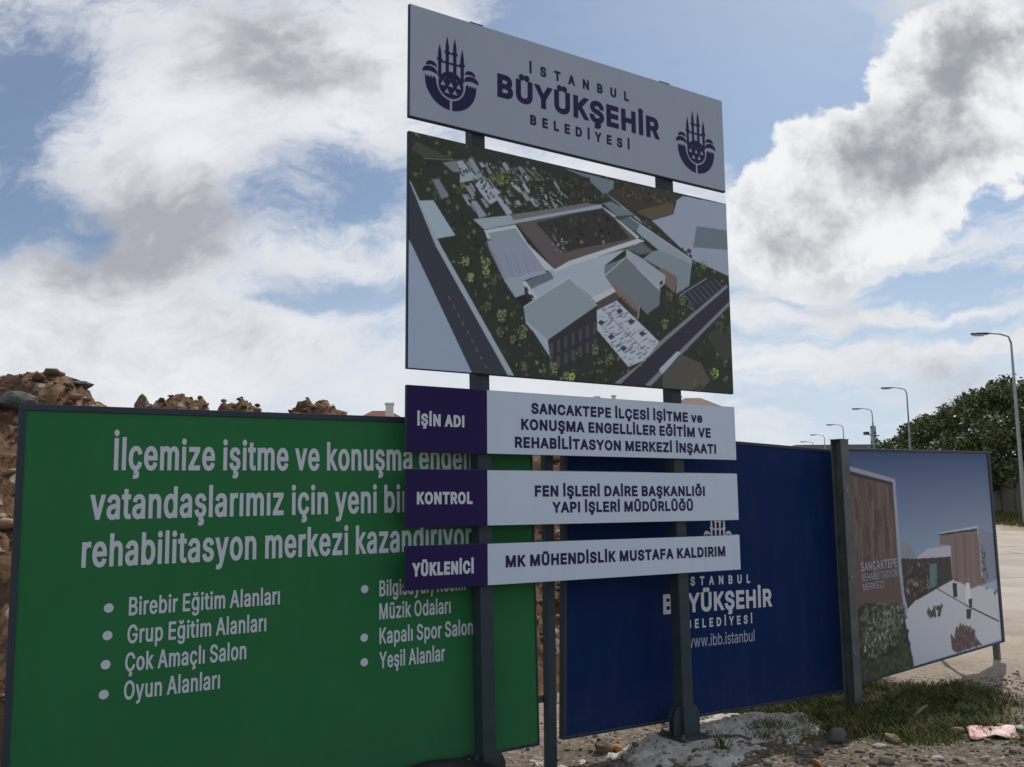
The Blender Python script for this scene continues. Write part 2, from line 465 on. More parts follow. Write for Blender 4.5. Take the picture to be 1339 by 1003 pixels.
_nt.links.new(nmix(_nt, _crk, _src, (0.11, 0.095, 0.08)), _b.inputs['Base Color'])
tag(mesh_obj('road', RV, RF, M_road, smooth=True), kind='structure')

# ------------------------------------------------------------------ soil and rubble bank behind the boards
MU = Vector((0.845, 0.535, 0)).normalized(); MN = Vector((-MU.y, MU.x, 0))   # along, away
MO = Vector((-5.9, 9.3, 0))
CREST = [(-9, 2.6), (-4, 3.2), (0.57, 3.01), (0.72, 3.06), (0.86, 3.16), (1.01, 3.19), (1.16, 3.04), (1.31, 3.05), (1.46, 2.92), (1.62, 2.82), (1.76, 2.6), (1.88, 2.32), (1.97, 3.01), (2.11, 2.79), (2.27, 2.99), (2.44, 2.97), (2.62, 3.02), (2.75, 2.93), (2.86, 2.17), (2.97, 3.18), (3.16, 2.98), (3.34, 2.9), (3.45, 2.73), (3.58, 2.65), (3.72, 2.91), (3.92, 3.0), (4.07, 2.97), (4.22, 2.29), (4.38, 1.65), (4.96, 2.78), (5.41, 2.62), (6.11, 2.57), (7.38, 2.57), (7.65, 2.74), (8.6, 1.5), (9.8, 0.1), (17, 0)]


CREST_S = np.arange(-9, 17, 0.05)
_c = np.interp(CREST_S, [c[0] for c in CREST], [c[1] for c in CREST]); _k = np.exp(-(np.arange(-10, 11) * 0.05 / 0.13) ** 2); _k /= _k.sum()
CREST_H = np.convolve(np.pad(_c, 10, 'edge'), _k, 'valid')


def mound_z(s, t):
    crest = np.interp(s + (fbm(s * 0.9, t * 0.9, 55) - 0.5) * 0.9 * np.clip(np.abs(t), 0, 1), CREST_S, CREST_H)
    tt = t + (fbm(s * 0.5, t * 0.5, 77) - 0.5) * 0.8
    front = np.clip(1.12 + tt / 3.3, 0, 1); back = np.clip(1.12 - tt / 4.5, 0, 1)
    prof = np.minimum(front, back); prof = prof ** 0.85
    n = (fbm(s * 1.1, t * 1.1, 21, 7, 0.62) - 0.5) * 0.62
    d1, v1 = cells(s * 2.2, t * 2.2, 6); d2, v2 = cells(s * 5.5, t * 5.5, 16); d3, v3 = cells(s * 11, t * 11, 26)
    rocks = np.where(v1 > 0.6, np.clip(0.42 - d1, 0, 1) * 0.16, 0) + np.where(v2 > 0.45, np.clip(0.4 - d2, 0, 1) * 0.20, 0) + np.where(v3 > 0.4, np.clip(0.4 - d3, 0, 1) * 0.13, 0)
    amp = sstep(0.0, 0.25, prof)
    return crest * prof + (n + rocks) * amp - 0.10


ss = np.arange(-8, 11, 0.045); ts = np.arange(-3.9, 4.8, 0.045)
gs, gt = np.meshgrid(ss, ts); mz = mound_z(gs, gt)
MV = np.stack([(MO.x + MU.x * gs + MN.x * gt).ravel(), (MO.y + MU.y * gs + MN.y * gt).ravel(), mz.ravel()], 1)
nx = len(ss); i = np.arange((nx - 1) * (len(ts) - 1)); q = (i // (nx - 1)) * nx + i % (nx - 1)


def soil_material():
    m = bpy.data.materials.new('brown_soil'); m.use_nodes = True; nt = m.node_tree; b = nt.nodes['Principled BSDF']
    b.inputs['Roughness'].default_value = 0.95; b.inputs['Specular IOR Level'].default_value = 0.15
    P = nt.nodes.new('ShaderNodeTexCoord').outputs['Object']
    nA = nnoise(nt, P, 8, 0.65, 0.9).smooth(0.38, 0.62); nB = nnoise(nt, P, 8, 0.7, 7).smooth(0.36, 0.66)
    vor = nt.nodes.new('ShaderNodeTexVoronoi'); vor.inputs['Scale'].default_value = 9; nt.links.new(P, vor.inputs['Vector'])
    vs = nt.nodes.new('ShaderNodeSeparateColor'); nt.links.new(vor.outputs['Color'], vs.inputs[0])
    c = nmix(nt, nA, (0.175, 0.100, 0.058), (0.25, 0.160, 0.098))
    c = nmix(nt, nB, c, (0.095, 0.054, 0.032))
    c = nmix(nt, Sock(nt, vs.outputs[0]).smooth(0.72, 0.85) * Sock(nt, vor.outputs['Distance']).smooth(0.5, 0.3), c, (0.40, 0.35, 0.29))
    nt.links.new(c, b.inputs['Base Color'])
    h = nnoise(nt, P, 9, 0.7, 9)
    bn = nt.nodes.new('ShaderNodeBump'); bn.inputs['Strength'].default_value = 0.9; bn.inputs['Distance'].default_value = 0.06
    nt.links.new(h.s, bn.inputs['Height']); nt.links.new(bn.outputs[0], b.inputs['Normal'])
    return m


tag(np_mesh('soil_bank', MV, np.stack([q, q + 1, q + nx + 1, q + nx], 1), soil_material(), None, False), kind='structure')


def ico():
    bm = bmesh.new(); bmesh.ops.create_icosphere(bm, subdivisions=1, radius=1.0)
    V = np.array([v.co[:] for v in bm.verts]); F = np.array([[v.index for v in f.verts] for f in bm.faces]); bm.free(); return V, F


IV, IF = ico()
ICO_LO_V = np.array([(1, 0, 0), (-.5, .85, .1), (-.6, -.8, 0), (.1, .1, .8), (0, 0, -.7), (.5, .7, -.1), (.45, -.75, .15)])


def pebbles(name, pts, sizes, m, seed=1):
    """many loose stones in one mesh (uncountable ground cover)"""
    rg = np.random.default_rng(seed); n = len(pts)
    V = IV[None] * (1 + rg.uniform(-0.28, 0.28, (n, len(IV), 1)))
    V = V * rg.uniform(0.55, 1.25, (n, 1, 3)) * np.array([1, 1, 0.62])
    a = rg.uniform(0, 2 * np.pi, n); tl = rg.uniform(-0.5, 0.5, n)
    ca, sa, ct, st = np.cos(a), np.sin(a), np.cos(tl), np.sin(tl)
    y = V[:, :, 1] * ct[:, None] - V[:, :, 2] * st[:, None]; z = V[:, :, 1] * st[:, None] + V[:, :, 2] * ct[:, None]
    x = V[:, :, 0]; V = np.stack([x * ca[:, None] - y * sa[:, None], x * sa[:, None] + y * ca[:, None], z], 2)
    V = V * np.asarray(sizes)[:, None, None] + np.asarray(pts)[:, None, :]
    F = IF[None] + (np.arange(n) * len(IV))[:, None, None]
    return np_mesh(name, V.reshape(-1, 3), F.reshape(-1, 3), m)


rg = np.random.default_rng(5)
M_stone = mat('rubble_stone', (0.25, 0.17, 0.11), (0.14, 0.085, 0.052), 3.0, 0.95, 0.5, 20, spec=0.15, island=0.5)
n = 9000
s = rg.uniform(-6, 9, n); t = rg.uniform(-3.5, 0.8, n); sz = np.exp(rg.normal(math.log(0.022), 0.6, n)).clip(0.008, 0.10)
P = np.stack([MO.x + MU.x * s + MN.x * t, MO.y + MU.y * s + MN.y * t, mound_z(s, t) + sz * 0.25], 1)
tag(pebbles('rubble', P, sz, M_stone, 2), 'loose stones and clods scattered over the brown soil bank', 'rubble', kind='stuff')

# ------------------------------------------------------------------ lettering
CAP = 509
GLYPHS = {}
for line in """,|188|38,-119 68,71 137,71 84,-119
.|188|95,-4 78,-1 63,9 53,24 50,41 53,59 63,73 78,83 95,87 113,83 128,73 138,59 141,41 138,24 128,9 113,-1
A|480|16,0 201,509 276,509 463,0 395,0 287,302 264,372 232,478 245,478 213,371 191,302 85,0;110,142 110,199 370,199 370,142
B|456|60,0 60,509 241,509 290,504 329,491 359,470 381,442 394,410 398,374 395,344 387,320 373,301 356,286 337,275 315,267 315,262 339,257 363,245 385,227 402,203 414,173 418,136 414,100 400,67 377,39 344,18 301,4 247,0;125,57 245,57 296,63 330,80 349,106 355,137 352,162 342,184 327,203 306,218 280,228 248,231 125,231;125,285 238,285 264,288 288,296 308,309 323,326 333,348 336,372 330,404 313,429 283,446 240,452 125,452
C|510|267,-7 205,1 150,25 104,63 70,115 48,179 40,254 48,329 70,393 104,445 150,484 205,508 267,516 305,513 340,504 373,490 402,471 427,447 448,418 463,385 473,348 408,348 400,373 389,395 375,413 357,428 338,440 315,449 292,454 267,456 223,450 184,432 150,404 125,364 109,314 103,254 109,195 125,145 151,105 184,76 223,59 267,53 292,55 315,60 338,69 357,81 375,96 389,114 400,136 408,160 473,160 464,124 448,91 428,62 402,38 373,18 341,5 305,-4
D|502|219,0 96,0 96,57 215,57 272,63 318,81 354,110 379,149 394,198 399,255 394,312 379,361 354,399 320,428 275,446 221,452 93,452 93,509 225,509 294,501 353,478 385,455 412,426 433,391 455,329 462,255 455,181 433,119 411,84 384,54 351,31 291,8;125,509 125,0 60,0 60,509
E|419|60,0 60,509 372,509 372,452 125,452 125,286 355,286 355,229 125,229 125,57 375,57 375,0
F|410|60,0 60,509 369,509 369,452 125,452 125,278 346,278 346,221 125,221 125,0
G|520|269,-7 205,1 149,25 103,64 69,116 47,180 40,254 47,329 69,393 103,445 149,484 203,508 265,516 304,513 340,504 374,489 403,469 429,445 449,416 464,384 474,349 408,349 399,372 387,393 373,411 356,427 337,439 315,448 291,454 265,456 222,450 183,432 150,404 125,364 109,314 103,254 109,195 125,145 151,105 184,76 224,59 269,53 309,58 345,71 374,93 396,123 410,160 415,202 434,199 283,199 283,256 478,256 478,200 471,141 451,91 419,50 377,19 326,0
H|517|60,0 60,509 125,509 125,289 392,289 392,509 457,509 457,0 392,0 392,232 125,232 125,0
I|190|62,0 62,509 128,509 128,0
K|467|104,145 104,216 139,261 174,303 212,344 364,509 448,509 231,276 228,276;60,0 60,509 125,509 125,334 124,225 125,193 125,0;372,0 188,259 228,309 449,0
L|393|60,0 60,509 125,509 125,57 361,57 361,0
M|628|60,0 60,509 152,509 277,187 287,159 299,123 311,84 322,49 307,49 318,83 330,121 342,158 352,187 476,509 568,509 568,0 504,0 504,291 504,327 505,369 506,413 507,457 513,457 498,409 482,363 467,322 456,291 342,0 286,0 170,291 159,321 145,361 129,408 112,457 119,457 120,416 121,372 122,328 122,291 122,0
N|523|60,0 60,509 136,509 343,183 363,151 388,107 414,55 405,54 401,108 399,157 399,195 399,509 463,509 463,0 387,0 202,290 177,331 148,381 108,452 119,454 122,384 124,328 125,291 125,0
O|533|267,-7 205,1 150,25 105,63 70,115 48,179 40,254 48,329 70,393 105,445 150,484 205,508 267,516 329,508 384,484 429,445 464,393 486,329 493,254 486,179 464,115 429,63 384,25 329,1;267,53 310,59 349,76 383,104 408,144 425,194 430,254 425,315 408,365 383,404 349,433 310,450 267,456 223,450 184,433 151,404 125,364 109,314 103,254 109,194 125,144 151,105 184,76 223,59
P|445|60,0 60,509 235,509 289,504 332,487 366,462 390,430 404,391 409,348 404,304 390,265 366,233 332,207 289,191 235,186 109,186 109,242 233,242 269,246 297,256 318,272 333,294 342,320 344,348 342,376 333,402 318,423 297,439 268,449 232,452 125,452 125,0
R|449|60,0 60,509 236,509 289,504 333,489 367,465 390,433 404,395 409,352 404,309 390,271 367,240 333,217 289,203 236,198 96,198 96,255 234,255 269,258 298,267 319,281 334,300 342,324 345,352 342,380 334,405 319,425 298,440 269,449 233,452 125,452 125,0;353,0 230,229 303,229 428,0
S|447|224,-9 172,-4 128,9 91,31 64,60 46,96 38,137 104,137 110,110 123,88 142,71 166,59 194,51 224,49 257,52 286,60 310,74 329,92 342,114 346,139 342,161 332,179 316,193 296,205 245,222 184,239 128,261 86,289 67,313 56,341 52,372 58,413 75,448 102,476 138,498 180,512 227,516 274,512 316,498 351,476 377,449 394,415 401,378 337,378 327,412 302,437 267,453 225,459 194,456 167,448 145,435 129,418 119,398 115,376 119,352 131,334 148,319 169,308 212,293 264,279 312,264 359,238 378,220 395,198 405,171 408,139 403,99 386,64 360,34 323,11 278,-4
T|449|32,452 32,509 417,509 417,452 257,452 257,0 193,0 193,452
U|517|259,-8 203,-2 154,15 114,43 85,80 66,124 60,173 60,509 124,509 124,178 128,144 141,113 161,88 187,68 220,56 259,52 298,56 331,68 357,88 377,113 389,144 393,178 393,509 457,509 457,173 451,124 433,80 403,43 363,15 315,-2
V|480|204,0 16,509 84,509 192,206 215,137 248,31 235,31 267,138 290,206 395,509 463,509 278,0
Y|472|203,0 203,208 16,509 91,509 192,344 222,292 250,230 224,230 251,293 280,344 381,509 455,509 268,208 268,0
Z|438|42,0 42,46 273,385 306,431 341,476 348,454 285,452 223,452 40,452 40,509 397,509 397,462 169,129 134,81 97,33 90,54 152,57 214,57 399,57 399,0
a|389|160,-9 126,-5 94,5 68,22 48,45 34,74 30,108 34,138 43,161 58,179 78,193 100,204 125,211 178,220 234,227 252,230 265,235 273,243 276,255 276,257 274,278 267,297 256,311 240,322 220,329 196,331 171,329 149,322 132,313 118,301 100,274 41,291 57,322 79,346 104,364 133,375 163,382 194,384 216,383 239,379 263,372 286,360 306,343 322,320 333,290 337,251 337,0 277,0 277,52 272,52 264,38 252,25 236,12 215,1 190,-6;170,45 202,49 228,59 248,74 263,93 272,115 276,138 276,190 270,186 259,182 231,176 200,171 175,168 134,159 117,150 103,139 95,124 92,105 94,87 102,72 114,60 130,52 149,47
b|424|229,-8 198,-5 172,4 153,17 138,31 118,59 112,59 112,0 53,0 53,509 114,509 114,319 118,319 137,346 152,360 171,373 197,382 229,384 274,378 313,361 345,332 370,293 385,245 390,189 385,133 370,84 345,45 313,16 274,-2;220,47 252,52 279,66 300,88 316,117 325,151 328,189 325,227 316,261 301,289 280,311 253,325 220,330 188,326 161,312 140,291 125,263 116,229 113,189 116,149 125,115 140,87 162,65 188,52
d|424|195,-8 151,-2 111,16 79,45 55,84 39,133 34,189 39,245 55,293 80,332 112,361 151,378 196,384 228,382 253,373 273,360 287,346 306,319 311,319 311,509 372,509 372,0 313,0 313,59 307,59 287,31 272,17 252,4 227,-5;205,47 236,52 263,65 284,87 299,115 309,149 312,189 309,229 300,263 284,291 263,312 237,326 205,330 172,325 145,311 124,289 108,261 99,227 96,189 99,151 109,117 124,88 145,66 172,52
e|404|212,-8 160,-2 117,16 82,46 56,85 39,132 34,187 39,242 55,290 80,329 115,359 157,378 205,384 236,382 266,374 294,360 319,341 341,315 357,282 367,242 371,194 371,169 75,169 75,221 338,221 310,202 307,237 298,269 283,294 263,314 237,326 205,330 173,326 146,313 125,294 109,270 99,241 96,211 96,178 100,139 110,106 128,80 151,61 179,50 212,46 234,48 254,53 271,61 285,73 297,88 306,105 365,91 353,63 335,39 311,19 283,4 249,-5
g|425|207,-151 168,-148 134,-140 105,-127 82,-110 64,-91 51,-69 101,-41 122,-66 136,-78 154,-88 178,-95 207,-97 249,-92 282,-75 298,-57 308,-34 311,-6 311,68 306,68 287,41 272,28 252,16 227,8 195,5 151,10 113,27 80,53 55,90 39,136 34,191 39,246 55,293 80,332 112,361 152,378 196,384 228,382 253,373 273,360 288,346 308,319 313,319 313,379 372,379 372,-9 367,-54 350,-90 324,-117 291,-136 251,-147;205,59 237,63 264,75 285,95 300,121 309,154 312,193 309,231 300,264 285,291 264,312 237,326 205,330 172,326 145,312 124,290 109,262 99,230 96,193 99,155 109,123 124,96 145,76 172,63
h|410|114,227 114,0 53,0 53,509 114,509 114,287 102,287 124,332 152,362 187,379 227,384 264,380 295,369 321,349 341,321 353,285 357,240 357,0 296,0 296,235 290,275 273,304 246,323 210,329 184,326 161,317 141,303 126,283 117,257
i|167|53,0 53,379 114,379 114,0;84,443 68,446 54,455 44,468 41,483 44,499 54,512 68,521 84,524 100,521 114,512 123,499 126,483 123,468 114,455 100,446
k|381|110,137 110,212 121,212 284,379 360,379 184,199 177,199;53,0 53,509 114,509 114,0;294,0 148,186 191,229 372,0
l|167|53,0 53,530 114,530 114,0
m|610|53,0 53,379 112,379 112,295 108,295 118,323 132,346 151,363 172,376 195,384 219,386 257,380 287,361 309,332 321,295 312,295 322,320 337,343 357,361 381,375 408,383 437,386 468,382 497,372 522,354 541,328 553,296 557,255 557,0 496,0 496,254 490,289 473,313 448,326 419,330 395,328 374,320 358,307 345,290 338,270 335,247 335,0 274,0 274,260 269,288 253,311 229,325 199,330 178,328 158,320 140,307 126,289 117,266 114,238 114,0
n|410|114,227 114,0 53,0 53,379 112,379 112,287 102,287 124,332 152,362 187,379 227,384 264,380 295,369 321,349 341,321 353,285 357,240 357,0 296,0 296,235 290,275 273,304 246,323 210,329 184,326 161,317 141,303 126,283 117,257
o|415|207,-8 159,-2 117,16 82,46 56,85 39,133 34,187 39,243 56,291 82,330 117,360 159,378 207,384 256,378 299,360 334,330 359,291 376,243 381,187 376,133 359,85 334,46 299,16 256,-2;207,46 242,51 270,66 292,88 307,117 316,151 319,187 316,224 307,258 292,287 270,310 242,325 207,330 173,325 145,310 124,287 108,258 99,224 96,187 99,151 108,117 124,88 145,66 173,51
p|424|53,-143 53,379 112,379 112,319 118,319 137,346 152,360 171,373 197,382 229,384 274,378 313,361 345,332 370,293 385,245 390,189 385,133 370,84 345,45 313,16 274,-2 229,-8 198,-5 173,4 153,17 138,31 118,59 114,59 114,-143;220,47 252,52 279,66 300,88 316,117 325,151 328,189 325,227 316,261 301,289 280,311 253,325 220,330 188,326 161,312 140,291 125,263 116,229 113,189 116,149 125,115 140,87 162,65 188,52
r|259|53,0 53,379 112,379 112,321 115,321 130,347 152,367 181,380 213,385 229,384 243,384 243,322 230,324 207,326 182,323 159,315 140,301 126,284 117,262 114,237 114,0
s|365|182,-8 145,-5 112,3 84,18 62,38 46,63 36,94 94,107 105,79 124,60 150,49 181,45 217,49 244,62 262,81 268,103 264,121 254,136 237,147 212,155 149,170 104,186 72,208 53,237 47,274 52,305 65,332 87,354 115,370 149,381 187,384 223,381 254,372 279,358 299,339 314,316 324,290 268,277 258,298 243,316 220,329 187,333 156,329 131,317 114,299 109,277 113,258 124,243 144,232 172,223 229,209 275,193 306,171 325,142 331,107 326,75 312,47 290,24 260,6 223,-4
t|227|204,379 204,327 6,327 6,379;65,471 126,471 126,98 128,76 136,61 150,53 170,50 185,51 202,54 213,2 192,-3 168,-4 125,2 92,21 72,52 65,93
u|410|182,-5 146,-1 115,11 89,30 69,59 57,95 53,139 53,379 114,379 114,144 120,104 137,75 164,56 200,50 226,53 249,62 269,76 283,97 293,122 296,153 296,379 357,379 357,0 298,0 298,92 307,92 286,47 257,17 222,0
v|389|163,0 17,379 84,379 165,155 187,87 206,21 184,21 203,87 224,155 305,379 371,379 226,0
w|567|138,0 23,379 87,379 133,214 154,137 175,41 165,41 186,135 206,214 252,379 316,379 362,214 382,136 402,41 391,41 413,135 434,214 480,379 545,379 429,0 368,0 319,172 305,225 291,280 277,338 291,338 277,280 263,225 248,172 199,0
y|389|47,-139 61,-86 71,-87 88,-90 104,-89 118,-84 130,-74 141,-58 151,-36 163,-1 17,379 84,379 165,155 187,87 206,21 184,21 202,87 224,155 305,379 371,379 204,-58 191,-85 177,-107 159,-124 139,-136 116,-143 91,-145 65,-143
z|380|42,0 42,46 254,320 254,323 48,323 48,379 333,379 333,331 126,60 126,56 339,56 339,0
Ç|510|267,-7 205,1 150,25 104,63 70,115 48,179 40,254 48,329 70,393 104,445 150,484 205,508 267,516 305,513 340,504 373,490 402,471 427,447 448,418 463,385 473,348 408,348 400,373 389,395 375,413 357,428 338,440 315,449 292,454 267,456 223,450 184,432 150,404 125,364 109,314 103,254 109,195 125,145 151,105 184,76 223,59 267,53 292,55 315,60 338,69 357,81 375,96 389,114 400,136 408,160 473,160 464,124 448,91 428,62 402,38 373,18 341,5 305,-4;228,-146 228,-110 268,-110 284,-109 294,-105 300,-98 302,-88 300,-78 294,-71 284,-67 268,-66 240,-66 251,13 283,13 283,-3 283,-33 312,-37 332,-47 344,-64 348,-88 343,-114 328,-132 304,-142 269,-146
Ü|517|259,-8 203,-2 154,15 114,43 85,80 66,124 60,173 60,509 124,509 124,178 128,144 141,113 161,88 187,68 220,56 259,52 298,56 331,68 357,88 377,113 389,144 393,178 393,509 457,509 457,173 451,124 433,80 403,43 363,15 315,-2;331,572 315,575 302,584 293,597 290,612 293,628 302,641 315,650 331,653 346,650 359,641 368,628 371,612 368,597 359,584 346,575;187,572 171,575 158,584 149,597 146,612 149,628 158,641 171,650 187,653 203,650 216,641 224,628 227,612 224,597 216,584 203,575
ç|396|207,-8 159,-2 117,16 82,46 56,85 39,133 34,187 39,243 56,291 82,330 117,360 159,378 207,384 234,382 260,377 284,368 305,356 324,340 340,322 353,301 362,277 303,262 290,289 270,311 257,319 242,325 207,330 173,325 145,310 124,287 108,258 99,224 96,187 99,151 108,117 124,88 145,66 173,51 207,46 226,48 243,52 271,66 292,89 304,117 363,102 354,78 341,56 325,37 306,21 285,8 261,-1 235,-6;169,-143 169,-107 210,-107 226,-106 236,-102 241,-95 243,-84 241,-74 236,-67 226,-63 210,-62 182,-62 192,16 224,16 224,0 224,-29 253,-34 273,-44 285,-61 289,-85 284,-111 270,-129 245,-139 210,-143
ü|410|182,-5 146,-1 115,11 89,30 69,59 57,95 53,139 53,379 114,379 114,144 120,104 137,75 164,56 200,50 226,53 249,62 269,76 283,97 293,122 296,153 296,379 357,379 357,0 298,0 298,92 307,92 286,47 257,17 222,0;277,443 261,446 248,455 239,468 236,483 239,499 248,512 261,520 277,523 292,520 305,512 314,499 317,483 314,468 305,455 292,446;133,443 117,446 104,455 96,468 93,483 96,499 104,512 117,520 133,523 149,520 162,512 170,499 173,483 170,468 162,455 149,446
Ğ|520|269,-7 205,1 149,25 103,64 69,116 47,180 40,254 47,329 69,393 103,445 149,484 203,508 265,516 304,513 340,504 374,489 403,469 429,445 449,416 464,384 474,349 408,349 399,372 387,393 373,411 356,427 337,439 315,448 291,454 265,456 222,450 183,432 150,404 125,364 109,314 103,254 109,195 125,145 151,105 184,76 224,59 269,53 309,58 345,71 374,93 396,123 410,160 415,202 434,199 283,199 283,256 478,256 478,200 471,141 451,91 419,50 377,19 326,0;265,562 238,566 215,575 195,590 179,610 169,633 166,659 211,659 215,637 226,621 243,610 265,606 286,610 303,621 315,637 319,659 364,659 360,633 350,610 335,591 315,575 291,566
ğ|425|207,-151 168,-148 134,-140 105,-127 82,-110 64,-91 51,-69 101,-41 122,-66 136,-78 154,-88 178,-95 207,-97 249,-92 282,-75 298,-57 308,-34 311,-6 311,68 306,68 287,41 272,28 252,16 227,8 195,5 151,10 113,27 80,53 55,90 39,136 34,191 39,246 55,293 80,332 112,361 152,378 196,384 228,382 253,373 273,360 288,346 308,319 313,319 313,379 372,379 372,-9 367,-54 350,-90 324,-117 291,-136 251,-147;205,59 237,63 264,75 285,95 300,121 309,154 312,193 309,231 300,264 285,291 264,312 237,326 205,330 172,326 145,312 124,290 109,262 99,230 96,193 99,155 109,123 124,96 145,76 172,63;205,433 178,436 155,446 135,461 119,481 109,504 106,529 151,529 155,508 166,491 183,480 205,476 226,480 243,491 254,508 258,529 304,529 300,504 290,481 275,461 255,446 231,436
İ|190|62,0 62,509 128,509 128,0;94,572 79,575 64,584 56,597 52,612 56,628 64,641 79,650 94,653 111,650 124,641 135,628 137,612 135,597 124,584 111,575
ı|167|53,0 53,379 114,379 114,0
Ş|447|224,-9 172,-4 128,9 91,31 64,60 46,96 38,137 104,137 110,110 123,88 142,71 166,59 194,51 224,49 257,52 286,60 310,74 329,92 342,114 346,139 342,161 332,179 316,193 296,205 245,222 184,239 128,261 86,289 67,313 56,341 52,372 58,413 75,448 102,476 138,498 180,512 227,516 274,512 316,498 351,476 377,449 394,415 401,378 337,378 327,412 302,437 267,453 225,459 194,456 167,448 145,435 129,418 119,398 115,376 119,352 131,334 148,319 169,308 212,293 264,279 312,264 359,238 378,220 395,198 405,171 408,139 403,99 386,64 360,34 323,11 278,-4;186,-143 186,-107 226,-107 242,-106 252,-102 257,-95 259,-84 257,-74 252,-67 242,-63 226,-62 198,-62 208,16 241,16 241,0 241,-29 270,-34 290,-44 301,-61 305,-85 300,-111 286,-129 261,-139 226,-143
ş|365|182,-8 145,-5 112,3 84,18 62,38 46,63 36,94 94,107 105,79 124,60 150,49 181,45 217,49 244,62 262,81 268,103 264,121 254,136 237,147 212,155 149,170 104,186 72,208 53,237 47,274 52,305 65,332 87,354 115,370 149,381 187,384 223,381 254,372 279,358 299,339 314,316 324,290 268,277 258,298 243,316 220,329 187,333 156,329 131,317 114,299 109,277 113,258 124,243 144,232 172,223 229,209 275,193 306,171 325,142 331,107 326,75 312,47 290,24 260,6 223,-4;147,-143 147,-107 188,-107 204,-106 214,-102 219,-95 221,-84 219,-74 214,-67 204,-63 188,-62 160,-62 170,16 202,16 202,0 202,-29 231,-34 251,-44 263,-61 267,-85 262,-111 248,-129 223,-139 188,-143""".split('\n'):
    if line.startswith('||'): ch, rest = '|', line[2:]
    else: ch, rest = line[0], line[2:]
    adv, body = rest.split('|', 1)
    GLYPHS[ch] = (float(adv), [[tuple(float(q) for q in p.split(',')) for p in c.split(' ')] for c in body.split(';')])
SPACE = 150.0


def area(p): return sum(p[i][0] * p[(i + 1) % len(p)][1] - p[(i + 1) % len(p)][0] * p[i][1] for i in range(len(p))) / 2


def inside(q, poly):
    c = False; n = len(poly)
    for i in range(n):
        (x1, y1), (x2, y2) = poly[i], poly[(i + 1) % n]
        if (y1 > q[1]) != (y2 > q[1]) and q[0] < (x2 - x1) * (q[1] - y1) / (y2 - y1) + x1: c = not c
    return c


def wind(q, poly):
    w = 0; n = len(poly)
    for i in range(n):
        (x1, y1), (x2, y2) = poly[i], poly[(i + 1) % n]
        if (y1 > q[1]) != (y2 > q[1]) and q[0] < (x2 - x1) * (q[1] - y1) / (y2 - y1) + x1: w += 1 if y2 > y1 else -1
    return w


def grow(p, d, sign):
    n = len(p); out = []
    for i in range(n):
        a, b, c = p[i - 1], p[i], p[(i + 1) % n]
        d1 = Vector((b[0] - a[0], b[1] - a[1])); d2 = Vector((c[0] - b[0], c[1] - b[1]))
        if d1.length < 1e-9 or d2.length < 1e-9: out.append(b); continue
        d1.normalize(); d2.normalize()
        n1 = Vector((-d1.y, d1.x)); n2 = Vector((-d2.y, d2.x)); m = n1 + n2
        if m.length < 0.3: m = n1.copy()
        m.normalize(); k = min(1 / max(m.dot(n1), 0.35), 1.6)
        out.append((b[0] + sign * m.x * d * k, b[1] + sign * m.y * d * k))
    return out


def fill(contours, V, F, depth, lift=0.00015):
    """contours in the board's own plane; outers (same turn as the largest) with the holes they hold"""
    big = max(contours, key=lambda c: abs(area(c))); sg = 1 if area(big) > 0 else -1
    outs = [c for c in contours if area(c) * sg > 0]; holes = [c for c in contours if area(c) * sg <= 0]
    for k, o in enumerate(outs):
        grp = [o] + [h for h in holes if inside(h[0], o)]
        flat = [p for c in grp for p in c]; ed = []; q = 0
        for c in grp:
            ed += [(q + i, q + (i + 1) % len(c)) for i in range(len(c))]; q += len(c)
        vs, _, fs, *_ = geometry.delaunay_2d_cdt([Vector(p) for p in flat], ed, [], 0, 1e-7)
        b = len(V); V += [(p.x, -depth - lift * k, p.y) for p in vs]
        for f in fs:
            c = (sum(vs[i].x for i in f) / 3, sum(vs[i].y for i in f) / 3)
            if sum(wind(c, g) for g in grp) * sg > 0: F.append(tuple(b + i for i in f))


def write(words, text, u0, u1, v0, cap, bold, depth, track=False):
    off = bold * cap * 1.0
    ys = (cap - 2 * off * 0.6) / CAP
    pen, pos = 0.0, []
    for ch in text:
        if ch == ' ': pen += SPACE; continue
        pos.append((ch, pen)); pen += GLYPHS[ch][0]
    x0 = min(p[0] for c in GLYPHS[pos[0][0]][1] for p in c) + pos[0][1]
    x1 = max(p[0] for c in GLYPHS[pos[-1][0]][1] for p in c) + pos[-1][1]
    A = x1 - x0; N = len(text) - 1; W = u1 - u0 - 2 * off
    if track: xs = ys * 0.92; gap = (W - xs * A) / N
    else: gap = 1.5 * off; xs = (W - gap * N) / A
    pen, k = 0.0, 0
    for idx, ch in enumerate(text):
        if ch == ' ': pen += SPACE; words.append(([], [])); continue
        V, F = words[-1]; cs = []
        g = GLYPHS[ch][1]
        big = max(g, key=lambda c: abs(area(c))); sign = 1 if area(big) < 0 else -1
        for c in g:
            q = [(u0 + off + (p[0] + pen - x0) * xs + gap * idx, v0 + off * 0.6 + p[1] * ys) for p in c]
            cs.append(grow(q, off, sign))
        fill(cs, V, F, depth)
        pen += GLYPHS[ch][0]


def lettering(lines, m, parent, depth, tracked=(), name='lettering', dots=()):
    """one flat mesh per printed word"""
    for i, (text, u0, u1, v0, cap, bold) in enumerate(lines):
        words = [([], [])]
        write(words, text, u0, u1, v0, cap, bold, depth, text in tracked)
        for V, F in words: mesh_obj(name, V, F, m, parent)
        for (li, bx, bz) in dots:
            if li == i:
                V, F = [], []; fill([disc(bx, bz, 0.024)], V, F, depth); mesh_obj('bullet_dot', V, F, m, parent)


def disc(cx, cy, r, n=20): return [(cx + r * math.cos(2 * math.pi * i / n), cy + r * math.sin(2 * math.pi * i / n)) for i in range(n)]


